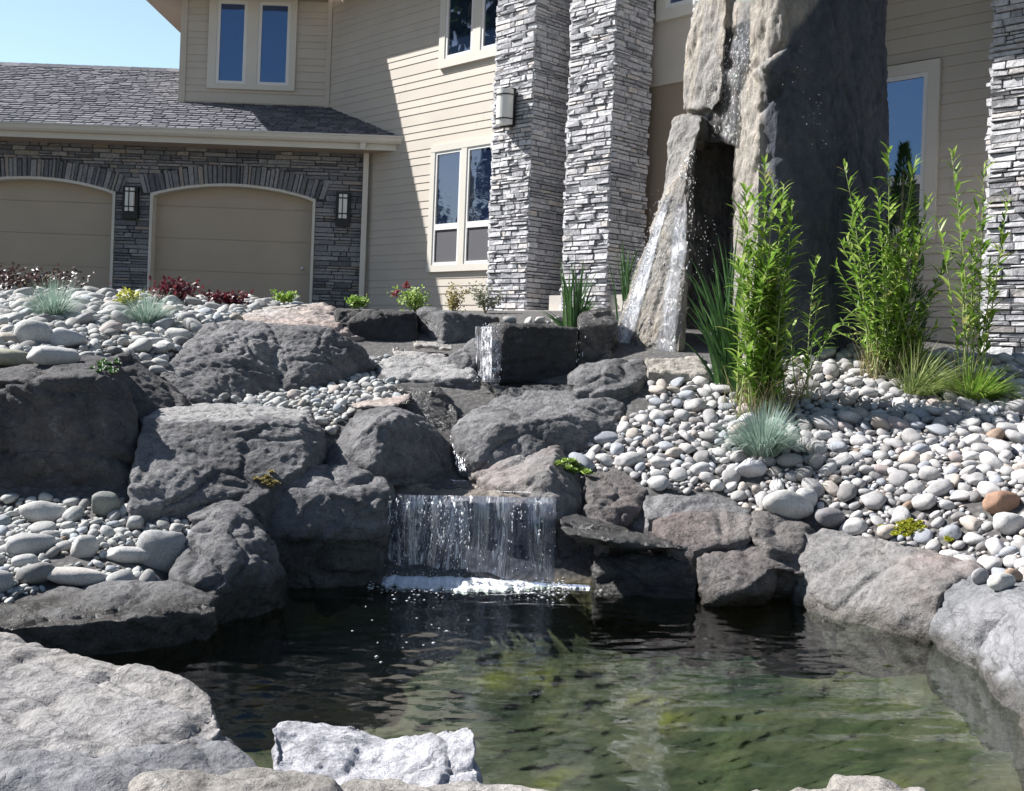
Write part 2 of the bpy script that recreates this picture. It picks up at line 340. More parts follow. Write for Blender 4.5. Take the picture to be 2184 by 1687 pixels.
M['curtain'] = curtain_mat('falling_water', 0.44, 0.60, 0.43, (0.66, 0.73, 0.90))
M['veil'] = curtain_mat('running_water', 0.42, 0.66, 0.44, (0.92, 0.93, 0.95))

def glass_mat(name, c, ior=1.9, rough=0.02):
    m, t, b = nmat(name)
    b.inputs['Base Color'].default_value = (*c, 1); b.inputs['Roughness'].default_value = rough; b.inputs['IOR'].default_value = ior; b.inputs['Specular Tint'].default_value = (0.5, 0.72, 1.0, 1)
    return m
M['glass'] = glass_mat('window_glass', (0.012, 0.03, 0.13), 3.1)
M['glass_sky'] = glass_mat('window_glass_bright', (0.012, 0.02, 0.05), 3.3)
M['glass_sky'].node_tree.nodes['Principled BSDF'].inputs['Specular Tint'].default_value = (0.85, 0.9, 1, 1)
for _m in (M['glass'], M['glass_sky']):
    _t = _m.node_tree; _t.links.new(bump(_t, noise_tex(_t, pos(_t), 2.2, 2), 0.12, 0.02), _t.nodes['Principled BSDF'].inputs['Normal'])
M['screen'] = plain('insect_screen', (0.10, 0.10, 0.11), 0.6, 0.05, 30)

# ------------------------------------------------------------------ terrain
anch_px = [  # photo point, distance
    (1230, 930, 7.2), (1400, 1010, 6.6), (1700, 1096, 6.2), (1850, 1140, 5.95), (2184, 1250, 5.0), (2420, 1290, 4.6),
    (1300, 805, 7.8), (1500, 785, 8.0), (1800, 768, 8.2), (2184, 775, 8.1), (2450, 790, 8.0),
    (1600, 905, 7.2), (2000, 1000, 6.3), (2184, 1050, 5.85), (1900, 880, 7.3), (1450, 890, 7.3), (2450, 1000, 6.2),
    (-200, 775, 6.3), (0, 775, 6.3), (330, 745, 7.3), (300, 880, 6.5), (0, 700, 7.5), (250, 690, 8.0), (100, 645, 9.5), (400, 655, 9.5), (0, 622, 10.6), (300, 632, 10.4), (500, 690, 8.8), (-250, 690, 8.0), (620, 660, 10.0),
    (0, 1105, 5.55), (350, 1105, 5.6), (0, 1235, 4.75), (330, 1205, 4.95), (-200, 1150, 5.2),
    (600, 845, 7.5), (680, 830, 7.85), (520, 858, 7.1), (820, 795, 8.1), (700, 915, 6.9), (870, 860, 7.35), (650, 870, 7.15),
    (1000, 1040, 6.8), (1000, 1040, 6.4), (1130, 840, 7.9), (900, 768, 8.7), (1150, 700, 9.4), (780, 745, 9.0), (1150, 850, 7.8), (1100, 960, 7.2), (560, 950, 6.3),
    (1400, 1120, 6.2), (1600, 1160, 6.1), (1260, 1080, 6.4), (450, 1110, 5.5),
]
AP = [tuple(P(*a)) for a in anch_px]
AP += [(-0.5, 4.5, -.38), (0.8, 4.2, -.40), (0.1, 5.5, -.36), (1.0, 5.2, -.36), (-1.0, 4.9, -.34), (1.5, 4.3, -.28), (0.4, 3.4, -.22), (1.8, 3.6, -.16), (1.3, 3.3, -.13), (1.6, 3.9, -.15), (-0.3, 3.8, -.38), (-0.6, 5.6, -.3), (0.6, 5.9, -.3), (-1.2, 4.2, -.3), (1.7, 4.75, -.25), (1.25, 5.5, -.32),
       *[(P(*q).x, P(*q).y, zz) for q, zz in (((1715, 1298, 5.7), -.25), ((1760, 1322, 5.6), -.25), ((1870, 1352, 5.35), -.25), ((1948, 1352, 5.3), -.25), ((2070, 1418, 4.8), -.25), ((2118, 1498, 4.35), -.25), ((1800, 1205, 5.65), .02), ((1950, 1240, 5.3), .02), ((2100, 1260, 4.95), .05), ((2300, 1300, 4.5), .0), ((1380, 1270, 5.95), -.2), ((1600, 1200, 5.95), -.1), ((600, 1235, 5.45), -.25), ((720, 1240, 5.65), -.3), ((560, 1270, 5.2), -.25), ((400, 1330, 4.7), -.25))],
       (-0.6, 3.0, -.25), (0.9, 2.75, -.16), (-1.5, 3.0, 0.05), (0, 2.0, 0.0), (2.4, 2.6, 0.05), (2.6, 3.8, 0.25), (-2.2, 3.6, 0.1), (-2.3, 4.4, 0.15),
       (-7, 13, 1.5), (-4, 13, 1.5), (-1, 12, 1.7), (1.5, 11.0, 1.75), (4, 9.5, 1.32), (-3, 16, 1.5), (0, 14, 1.7), (5, 8.5, 1.3), (-6, 8.5, 1.45), (6, 5, .5), (-5, 5, .8)]
AP = np.array(AP)
AX = AP[:, :2]; AZ = AP[:, 2]
_D = np.linalg.norm(AX[:, None] - AX[None], axis=2)
_n = len(AX)
_A = np.zeros((_n + 3, _n + 3)); _A[:_n, :_n] = _D - 0.02 * np.eye(_n) * 5
_A[:_n, _n] = 1; _A[:_n, _n + 1:] = AX; _A[_n, :_n] = 1; _A[_n + 1:, :_n] = AX.T
_W = np.linalg.solve(_A, np.concatenate([AZ, np.zeros(3)]))
def sstep(a, b, x):
    t = np.clip((x - a) / (b - a), 0, 1); return t * t * (3 - 2 * t)
def tz(x, y):
    x = np.atleast_1d(np.asarray(x, float)); y = np.atleast_1d(np.asarray(y, float))
    q = np.stack([np.clip(x, -7, 7), np.clip(y, 2.0, 13.5)], 1)
    r = np.linalg.norm(q[:, None] - AX[None], axis=2) @ _W[:_n] + _W[_n] + q @ _W[_n + 1:]
    base = 1.5 * sstep(3, 9, y)
    k = np.maximum.reduce([sstep(5.5, 9, np.abs(x)), sstep(12, 15, y), 1 - sstep(1.2, 2.6, y)])
    return r * (1 - k) + base * k
def tz1(x, y): return float(tz(x, y)[0])
gx = np.concatenate([[-400, -120, -40, -20, -12, -9], np.arange(-7.5, 7.51, 0.07), [9, 12, 20, 40, 120, 400]])
gy = np.concatenate([[-400, -100, -30, -8, -2, 0, 1.2], np.arange(2, 12, 0.07), np.arange(12, 19, 0.4), [22, 30, 60, 150, 400]])
GX, GY = np.meshgrid(gx, gy)
GZ = tz(GX.ravel(), GY.ravel())
nx_, ny_ = len(gx), len(gy)
gv = np.stack([GX.ravel(), GY.ravel(), GZ], 1)
gf = [(j * nx_ + i, j * nx_ + i + 1, (j + 1) * nx_ + i + 1, (j + 1) * nx_ + i) for j in range(ny_ - 1) for i in range(nx_ - 1)]
mb = MB(); mb.v = [tuple(v) for v in gv]; mb.f = gf
tag(mb.build('ground', M['ground'], smooth=True), kind='structure')

# pool and stream water sheets
wx = np.arange(-3.2, 3.41, 0.02); wy = np.arange(2.3, 6.36, 0.0155)
WX, WY = np.meshgrid(wx, wy); WZ = np.zeros_like(WX)
rw = random.Random(5); fc = (-0.25, 6.3)          # waves fan out from the foot of the waterfall
dist = np.hypot(WX - fc[0], WY - fc[1]); att = 0.5 + 2.0 * np.exp(-dist / 0.9)
for k in range(46):
    lam = 0.055 * (7.5 ** rw.random()); an = -math.pi / 2 + rw.gauss(0, 0.42); ph = rw.uniform(0, 6.283)
    WZ += 0.0021 * lam * np.sin(2 * math.pi / lam * (WX * math.cos(an) + WY * math.sin(an)) + ph + 1.3 * np.sin(WX * rw.uniform(1, 3) + WY * rw.uniform(.5, 2) + ph * 3)) * (0.6 + .4 * np.sin(WX * rw.uniform(.8, 2.5) + ph) * np.sin(WY * rw.uniform(.8, 2.5) + ph * 2))
WZ *= att * 1.3
mb = MB(); mb.v = np.stack([WX.ravel(), WY.ravel(), WZ.ravel()], 1).tolist(); nw = len(wx)
mb.f = [(j * nw + i, j * nw + i + 1, (j + 1) * nw + i + 1, (j + 1) * nw + i) for j in range(len(wy) - 1) for i in range(nw - 1)]
tag(mb.build('pool_water', M['pool'], smooth=True), kind='structure')

# ------------------------------------------------------------------ boulders
DG = None
ROCKBV = []
def hull_into(bm, pts):
    b2 = bmesh.new()
    for p in pts: b2.verts.new(p)
    r = bmesh.ops.convex_hull(b2, input=b2.verts)
    bmesh.ops.delete(b2, geom=list(set([e for e in r['geom_interior'] + r['geom_unused'] if isinstance(e, bmesh.types.BMVert)])), context='VERTS')
    bmesh.ops.recalc_face_normals(b2, faces=b2.faces)
    me = bpy.data.meshes.new('t'); b2.to_mesh(me); b2.free(); bm.from_mesh(me); bpy.data.meshes.remove(me)
def remeshed(bm, voxel):
    me = bpy.data.meshes.new('tmp'); bm.to_mesh(me); bm.free()
    o = bpy.data.objects.new('tmp', me); COL.objects.link(o)
    md = o.modifiers.new('r', 'REMESH'); md.mode = 'VOXEL'; md.voxel_size = voxel; md.adaptivity = 0
    dg = bpy.context.evaluated_depsgraph_get(); dg.update()
    out = bpy.data.meshes.new_from_object(o.evaluated_get(dg))
    bpy.data.objects.remove(o); bpy.data.meshes.remove(me)
    return out
def smooth_np(co, ed, it, lam=0.5):
    n = len(co)
    cnt = np.bincount(ed.ravel(), minlength=n).astype(float)[:, None]; cnt[cnt == 0] = 1
    for _ in range(it):
        acc = np.zeros_like(co)
        for k in range(3):
            acc[:, k] = np.bincount(ed[:, 0], co[ed[:, 1], k], n) + np.bincount(ed[:, 1], co[ed[:, 0], k], n)
        co = co + lam * (acc / cnt - co)
    return co
EYE = Vector((0, 0, H))
def rockmesh(hulls, voxel=0.016, smooth=2, amp=0.010, crag=0.02, fine=0.006, seed=0, freq=2.2, zs=1.0, frac=0.011):
    bm = bmesh.new()
    for h in hulls: hull_into(bm, h)
    me = remeshed(bm, voxel)
    n = len(me.vertices); co = np.empty(n * 3, np.float64); me.vertices.foreach_get('co', co); co = co.reshape(-1, 3)
    ed = np.empty(len(me.edges) * 2, np.int64); me.edges.foreach_get('vertices', ed); ed = ed.reshape(-1, 2)
    co = smooth_np(co, ed, smooth)
    me.vertices.foreach_set('co', co.ravel()); me.update()
    nr = np.empty(n * 3, np.float32); me.vertices.foreach_get('normal', nr); nr = nr.reshape(-1, 3)
    off = Vector((seed * 3.17, seed * 1.31, seed * 7.77)); disp = np.empty(n)
    nz = noise.noise
    for i in range(n):
        v = Vector((co[i][0], co[i][1], co[i][2] * zs)) + off
        q = v * freq
        a = nz(q) + 0.5 * nz(q * 2.1)
        wv = Vector((v.x + 0.12 * nz(v * 3), v.y, v.z + 0.12 * nz(v * 3 + Vector((5, 5, 5)))))
        r = 1 - abs(nz(Vector((wv.x * 3.0, wv.y * 3.0, wv.z * 5.2)))) * 2
        r2 = nz(v * 9); r3 = nz(v * 24)
        fr = 0.0
        if frac:
            dd, pp = noise.voronoi(Vector((wv.x * 1.9, wv.y * 1.9, wv.z * 3.1)) + Vector((nz(v * 2.2), nz(v * 2.2 + Vector((9, 0, 0))), nz(v * 2.2 + Vector((0, 9, 0))))) * .35)
            fr = frac * (noise.cell(pp[0] * 13) * 1.0) - frac * 1.1 * max(0.0, 1 - (dd[1] - dd[0]) / .07)
        disp[i] = fr + amp * a - crag * max(0, r - 0.55) * 2.0 + crag * 0.30 * r2 + fine * (r3 + 0.6 * nz(v * 50)) * 1.3
    co = co + nr * disp[:, None]
    me.vertices.foreach_set('co', co.ravel()); me.update()
    return me
def inpoly(x, y, poly):
    c = False; n = len(poly)
    for i in range(n):
        x1, y1 = poly[i]; x2, y2 = poly[i - 1]
        if (y1 > y) != (y2 > y) and x < (x2 - x1) * (y - y1) / (y2 - y1) + x1: c = not c
    return c
RI = [0]
def rock(label, hulls, mat='basalt', drop=None, back=0.25, name='boulder', cat='boulder', group=None, cap=None, **kw):
    """each hull is a list of (photo x, photo y, distance); the stone reaches back and down into the ground from them"""
    RI[0] += 1
    hs = []
    for h in hulls:
        pts = [P(*q) for q in h]
        full = list(pts)
        for p in pts: full.append(EYE + (p - EYE) * (1 + back / p.y))
        if drop is not None:
            for p in pts: full.append(Vector((p.x, p.y + 0.02, drop))); full.append(Vector((p.x, p.y + back, drop)))
        hs.append(full)
    me = rockmesh(hs, seed=RI[0], **kw)
    co = np.empty(len(me.vertices) * 3); me.vertices.foreach_get('co', co); co = co.reshape(-1, 3)
    ROCKBV.append((co.copy(), [tuple(p.vertices) for p in me.polygons]))
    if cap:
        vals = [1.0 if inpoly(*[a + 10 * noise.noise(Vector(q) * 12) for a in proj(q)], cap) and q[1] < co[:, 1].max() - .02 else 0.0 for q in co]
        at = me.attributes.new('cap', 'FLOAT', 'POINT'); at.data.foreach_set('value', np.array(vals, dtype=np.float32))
    c = co.mean(0); loc = Vector((c[0], c[1], co[:, 2].min()))
    o = link(name, me, M[mat], None, True, loc)
    return tag(o, label, cat, group)

rock('huge near black boulder with flat top at the left edge of the picture', [[(-140, 790, 6.3), (60, 772, 6.35), (200, 760, 6.35), (248, 772, 6.3), (-140, 808, 5.75), (100, 806, 5.75), (222, 800, 5.85), (290, 880, 5.95), (288, 1000, 5.85), (280, 1100, 5.75), (-140, 1100, 5.6)]], 'basalt_dark', 0.1, 0.3, crag=0.025)
rock('dark shaded slab leaning behind the huge left boulder beside the ridged sloping rock', [[(225, 768, 6.45), (275, 752, 6.8), (345, 832, 6.7), (415, 866, 6.6), (300, 900, 6.2), (290, 990, 6.15)]], 'basalt_dark', 0.5, 0.3)
rock('broad sloping boulder with ridged rough face below the pebble bank on the left', [[(390, 740, 7.55), (440, 692, 8.0), (535, 684, 8.15), (562, 700, 8.05), (602, 790, 7.78), (597, 838, 7.52), (480, 866, 6.9), (410, 850, 6.75), (335, 792, 6.95)], [(532, 684, 8.12), (700, 696, 8.12), (772, 738, 8.14), (805, 785, 8.18), (725, 808, 8.02), (645, 842, 7.78), (590, 848, 7.52), (562, 706, 8.02)]], 'basalt', 0.6, 0.3, crag=0.02, fine=0.008, voxel=0.015)
rock('pale topped low rock ridge in front of the wide garage door', [[(515, 670, 9.2), (560, 655, 9.6), (640, 648, 9.8), (690, 644, 9.8), (760, 690, 9.4), (785, 718, 9.2), (640, 695, 8.8), (530, 692, 8.8)]], 'granite_pale', 1.1, 0.3, crag=0.028)
rock('left of two square black blocks below the downspout', [[(712, 660, 9.3), (890, 664, 9.3), (892, 738, 9.25), (760, 728, 9.2), (715, 692, 9.2)]], 'black_rock', 1.2, 0.5, voxel=0.02, smooth=3, amp=0.015, crag=0.015)
rock('square block with a pale sunlit left side and black front, left of the stone spout', [[(892, 657, 9.65), (945, 663, 9.2), (1065, 677, 9.3), (1060, 745, 9.25), (945, 740, 9.1), (890, 738, 9.6)]], 'basalt', 1.2, 0.4, smooth=3, amp=0.015, crag=0.015)
rock('topmost thin flat flagstone in the gap below the black blocks', [[(880, 727, 8.75), (970, 735, 8.75), (965, 746, 8.6), (885, 742, 8.55)]], 'granite_pale', None, 0.12, name='flagstone', cat='flagstone', voxel=0.016, smooth=2, amp=0.01, crag=0.01)
rock('lower thin flat flagstone half under another in the gap below the black blocks', [[(832, 748, 8.6), (950, 752, 8.55), (955, 762, 8.4), (850, 768, 8.35)]], 'granite_pale', None, 0.15, name='flagstone', cat='flagstone', voxel=0.016, smooth=2, amp=0.01, crag=0.01)
rock('dark wedge of rock leaning against the left side of the black box stone', [[(955, 760, 8.3), (1035, 708, 8.6), (1045, 720, 8.5), (1040, 790, 8.3), (985, 790, 8.15)]], 'basalt', 0.9, 0.2, smooth=3)
rock('black box shaped stone with water spilling off its left end', [[(1050, 689, 8.35), (1076, 690, 8.05), (1234, 698, 8.15), (1226, 810, 8.1), (1062, 806, 8.0), (1018, 806, 8.35), (1028, 710, 8.5)]], 'black_rock', 0.95, 0.35, voxel=0.018, smooth=3, amp=0.012, crag=0.015)
rock('wet black rock between the box stone and the foot of the tall waterfall', [[(1235, 668, 8.6), (1300, 655, 8.75), (1318, 690, 8.6), (1302, 770, 8.3), (1238, 806, 8.15), (1222, 804, 8.2), (1232, 700, 8.3)]], 'wet_rock', 0.95, 0.3, crag=0.028)
rock('low dark rock with a bright rim in front of the tall waterfall foot', [[(1213, 800, 7.75), (1240, 778, 7.9), (1310, 764, 8.0), (1370, 769, 8.0), (1392, 795, 7.9), (1362, 818, 7.6), (1290, 835, 7.45), (1222, 832, 7.5), (1290, 782, 7.65)]], 'basalt', 0.85, 0.2, crag=0.028)
rock('pale rough ledge stone under the buttress of the rock tower', [[(1372, 760, 8.05), (1500, 760, 8.0), (1508, 800, 7.75), (1390, 806, 7.75), (1378, 790, 7.75)]], 'cream_rock', 1.0, 0.25, name='ledge_stone', cat='stone', smooth=3, amp=0.015)
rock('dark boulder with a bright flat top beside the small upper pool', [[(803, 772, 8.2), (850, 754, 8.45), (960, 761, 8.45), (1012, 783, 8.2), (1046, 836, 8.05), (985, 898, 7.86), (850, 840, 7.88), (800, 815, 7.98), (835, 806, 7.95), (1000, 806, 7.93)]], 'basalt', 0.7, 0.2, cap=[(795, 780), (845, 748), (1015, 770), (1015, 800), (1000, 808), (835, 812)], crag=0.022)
rock('rough wet black rock under the bright topped boulder beside the stream', [[(843, 820, 7.55), (930, 818, 7.6), (978, 880, 7.4), (972, 935, 7.2), (870, 890, 7.2)]], 'wet_rock', 0.5, 0.25, crag=0.035)
rock('thin bright slab lying on the small gravel pocket between boulders', [[(733, 864, 7.1), (880, 838, 7.4), (880, 850, 7.3), (842, 868, 7.0), (760, 871, 6.95)]], 'granite_pale', None, 0.12, name='flagstone', cat='flagstone', voxel=0.016, smooth=2, amp=0.01, crag=0.01)
rock('large smooth grey boulder in the middle right of the stream', [[(962, 915, 7.0), (1000, 880, 7.3), (1090, 824, 7.7), (1230, 824, 7.75), (1320, 830, 7.65), (1372, 875, 7.5), (1345, 915, 7.2), (1220, 965, 6.9), (1130, 990, 6.75), (1010, 995, 6.7), (975, 955, 6.8), (1060, 905, 6.85), (1200, 885, 7.0)]], 'basalt', 0.45, 0.3, crag=0.02, amp=0.015, smooth=4)
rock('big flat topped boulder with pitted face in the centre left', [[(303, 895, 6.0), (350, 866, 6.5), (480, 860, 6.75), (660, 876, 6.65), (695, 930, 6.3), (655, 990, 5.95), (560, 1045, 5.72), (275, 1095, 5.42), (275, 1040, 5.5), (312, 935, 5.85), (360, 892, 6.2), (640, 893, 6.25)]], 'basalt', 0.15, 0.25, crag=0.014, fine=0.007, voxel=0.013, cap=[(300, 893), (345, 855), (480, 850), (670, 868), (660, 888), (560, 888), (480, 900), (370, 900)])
rock('angular boulder half sunlit and half black left of the waterfall shelf', [[(683, 980, 6.4), (760, 880, 6.8), (835, 866, 7.0), (900, 888, 7.05), (960, 950, 6.98), (982, 1010, 6.92), (830, 1022, 6.42), (700, 1000, 6.25), (800, 988, 6.2), (848, 884, 6.5), (800, 900, 6.4)]], 'basalt', 0.45, 0.25, crag=0.015)
rock('dark boulder standing in the pool directly left of the waterfall', [[(516, 1085, 5.75), (575, 1005, 6.0), (650, 986, 6.12), (740, 992, 6.2), (805, 1008, 6.2), (838, 1042, 6.1), (824, 1095, 5.9), (600, 1040, 5.8), (700, 1045, 5.82), (800, 1075, 5.85), (818, 1240, 5.85), (700, 1150, 5.7), (620, 1248, 5.65), (560, 1165, 5.62)]], 'basalt_splash_shade', -0.3, 0.3, crag=0.03, smooth=6)
rock('thin slanting rock shelf under the big flat topped boulder', [[(388, 1088, 5.6), (480, 1050, 5.75), (560, 1028, 5.9), (575, 1050, 5.7), (470, 1108, 5.45), (400, 1108, 5.45)]], 'basalt', 0.1, 0.1, smooth=3, amp=0.015)
rock('curved dark rim rock with a sunlit left side beside the lower left pebbles', [[(410, 1132, 5.2), (470, 1085, 5.45), (522, 1078, 5.55), (577, 1140, 5.45), (606, 1230, 5.3), (592, 1285, 5.2), (470, 1285, 4.88), (380, 1245, 4.82), (355, 1217, 4.95), (480, 1160, 5.1), (540, 1195, 5.05)]], 'basalt_low', -0.3, 0.12)
rock('long low rim rock edging the pool in front of the lower left pebbles', [[(-140, 1335, 4.3), (0, 1290, 4.55), (120, 1252, 4.75), (300, 1233, 4.8), (385, 1242, 4.8), (468, 1275, 4.78), (462, 1305, 4.68), (300, 1318, 4.42), (-140, 1358, 4.12), (0, 1338, 4.2)]], 'basalt_low', -0.3, 0.05)
rock('big tan foreground boulder at the lower left with cracked top', [[(-160, 1318, 3.75), (0, 1338, 3.62), (130, 1390, 3.47), (290, 1440, 3.37), (400, 1452, 3.32), (465, 1485, 3.22), (490, 1540, 3.06), (472, 1580, 2.96), (200, 1612, 2.78), (-160, 1612, 2.7)]], 'tan_rock', -0.3, 0.05, voxel=0.014, smooth=8, amp=0.02)
rock('lower foreground boulder in shade under the tan boulder at bottom left', [[(480, 1575, 2.98), (560, 1640, 2.85), (596, 1700, 2.72), (590, 1770, 2.6), (-160, 1770, 2.4), (-160, 1630, 2.58), (200, 1632, 2.66)]], 'rim_blue', -0.3, 0.1, voxel=0.014, smooth=8, amp=0.02)
rock('notched whitish grey rock standing at the near edge of the pool', [[(578, 1550, 3.02), (600, 1538, 3.12), (660, 1540, 3.14), (760, 1550, 3.14), (835, 1582, 3.1), (840, 1720, 2.78), (600, 1720, 2.78), (578, 1610, 2.9)], [(780, 1582, 3.1), (900, 1576, 3.1), (960, 1562, 3.1), (1006, 1546, 3.06), (1014, 1560, 3.02), (1030, 1720, 2.78), (780, 1720, 2.78)]], 'white_rock', None, 0.10, voxel=0.008, smooth=2, amp=0.006, crag=0.014, freq=5, fine=.006)
rock('long flat tan rim stone along the bottom edge left of centre', [[(285, 1660, 2.5), (360, 1643, 2.6), (460, 1640, 2.62), (600, 1664, 2.66), (900, 1657, 2.75), (1235, 1682, 2.72), (1300, 1750, 2.5), (250, 1750, 2.35)]], 'tan_rock', -0.3, 0.03, voxel=0.014, smooth=3, amp=0.012, crag=0.02)
rock('flat tan rim stone at the bottom edge right of centre', [[(1560, 1692, 2.75), (1700, 1666, 2.9), (1800, 1661, 2.9), (1970, 1686, 2.8), (1990, 1750, 2.55), (1560, 1750, 2.55)]], 'tan_rock', -0.3, 0.03, voxel=0.014, smooth=3, amp=0.012, crag=0.02)
rock('wet flat slab forming the lip of the waterfall', [[(818, 1062, 6.2), (835, 1022, 6.6), (1000, 1016, 7.05), (1150, 1030, 6.9), (1205, 1068, 6.4), (1195, 1072, 6.22), (830, 1064, 6.18)]], 'shelf', -0.3, 0.1, amp=0.012, crag=0.02)
rock('pale peaked boulder right of the waterfall lip', [[(1003, 1014, 6.65), (1090, 955, 7.0), (1150, 930, 7.15), (1200, 938, 7.05), (1242, 1010, 6.8), (1252, 1062, 6.6), (1242, 1105, 6.4), (1192, 1108, 6.2), (1172, 1066, 6.22), (1060, 1036, 6.4), (1170, 1000, 6.32)]], 'rim', 0.43, 0.15)
rock('pinkish rim boulder behind the small green succulent', [[(1243, 1004, 6.6), (1290, 998, 6.75), (1360, 1018, 6.65), (1380, 1050, 6.45), (1372, 1082, 6.35), (1300, 1135, 6.12), (1248, 1105, 6.2), (1262, 1050, 6.32)]], 'basalt_warm', 0.0, 0.15)
rock('long grey rim boulder just below the pebbles behind the oval stone', [[(1372, 1052, 6.45), (1420, 1038, 6.6), (1560, 1058, 6.45), (1602, 1085, 6.25), (1592, 1112, 6.12), (1380, 1105, 6.22)]], 'basalt', 0.0, 0.15)
rock('oval brown grey rim stone above the wet black ledge', [[(1393, 1112, 6.1), (1450, 1091, 6.22), (1550, 1084, 6.22), (1607, 1106, 6.1), (1602, 1150, 5.93), (1480, 1172, 5.85), (1420, 1152, 5.93)]], 'basalt_warm', 0.0, 0.12)
rock('dripping flat ledge slab jutting over the pool right of the waterfall', [[(1188, 1106, 6.0), (1220, 1100, 6.15), (1330, 1130, 6.12), (1490, 1160, 6.0), (1492, 1176, 5.88), (1330, 1166, 5.78), (1202, 1138, 5.75), (1230, 1160, 5.95)]], 'wet_rock', None, 0.1, name='ledge_slab', cat='rock ledge', smooth=3, amp=0.012, crag=0.02)
rock('black dripping block at the waterline under the jutting ledge slab', [[(1285, 1176, 5.97), (1470, 1178, 5.97), (1492, 1200, 5.87), (1490, 1285, 5.75), (1262, 1270, 5.8), (1266, 1200, 5.92)], [(1190, 1110, 6.2), (1300, 1140, 6.2), (1300, 1260, 6.1), (1180, 1260, 6.12)]], 'wet_rock', -0.3, 0.2, crag=0.028)
rock('brown rock at the waterline with a sunlit top and a dark hollow at its right', [[(1483, 1192, 5.75), (1520, 1166, 5.92), (1640, 1149, 5.98), (1690, 1180, 5.85), (1640, 1218, 5.6), (1630, 1290, 5.66), (1500, 1290, 5.62), (1600, 1250, 5.5)], [(1620, 1165, 5.95), (1712, 1190, 5.82), (1728, 1230, 5.75), (1640, 1212, 5.65), (1725, 1240, 5.8)]], 'basalt_warm', None, 0.35, crag=0.022)
rock('brown cracked rim stone between the oval stone and the long sloping rim', [[(1600, 1090, 6.15), (1680, 1097, 6.12), (1740, 1125, 5.98), (1732, 1178, 5.8), (1640, 1168, 5.78), (1604, 1130, 5.95)]], 'basalt_warm', 0.0, 0.15, crag=0.028)
rock('long sunlit sloping rim boulder running to the right side of the pool', [[(1685, 1150, 5.9), (1690, 1285, 5.72), (1705, 1138, 5.92), (1760, 1124, 5.95), (1900, 1158, 5.7), (1900, 1250, 5.35), (1715, 1300, 5.62), (1790, 1332, 5.4), (1880, 1352, 5.24), (1740, 1210, 5.75)], [(1850, 1146, 5.78), (1980, 1176, 5.48), (2085, 1202, 5.25), (2100, 1216, 5.1), (2000, 1262, 5.0), (1955, 1352, 5.22), (1850, 1345, 5.3), (1900, 1245, 5.3)]], 'rim', -0.25, 0.1, smooth=7, crag=0.02, amp=0.012)
rock('smooth pale rim boulder carrying three round stones at the right edge', [[(1945, 1345, 5.25), (1990, 1262, 5.1), (2060, 1229, 5.04), (2184, 1240, 4.74), (2320, 1262, 4.5), (2320, 1310, 4.25), (2160, 1280, 4.5), (2075, 1420, 4.68), (2000, 1396, 4.9), (2090, 1322, 4.60)]], 'rim_blue', -0.25, 0.08, smooth=8, amp=0.01, crag=0.015)
rock('bluish white rim boulder sloping into the water at the right edge', [[(2055, 1412, 4.76), (2150, 1275, 4.5), (2320, 1280, 4.2), (2420, 1300, 4.0), (2420, 1540, 3.6), (2184, 1545, 4.0), (2118, 1500, 4.18), (2200, 1362, 4.16)]], 'rim_blue', -0.25, 0.05, smooth=8, amp=0.01, crag=0.015)
rock('small pale rim rock dipping into the water low on the right edge', [[(2160, 1510, 4.08), (2320, 1480, 3.85), (2320, 1670, 3.45), (2176, 1620, 3.62)]], 'rim', -0.25, 0.05)

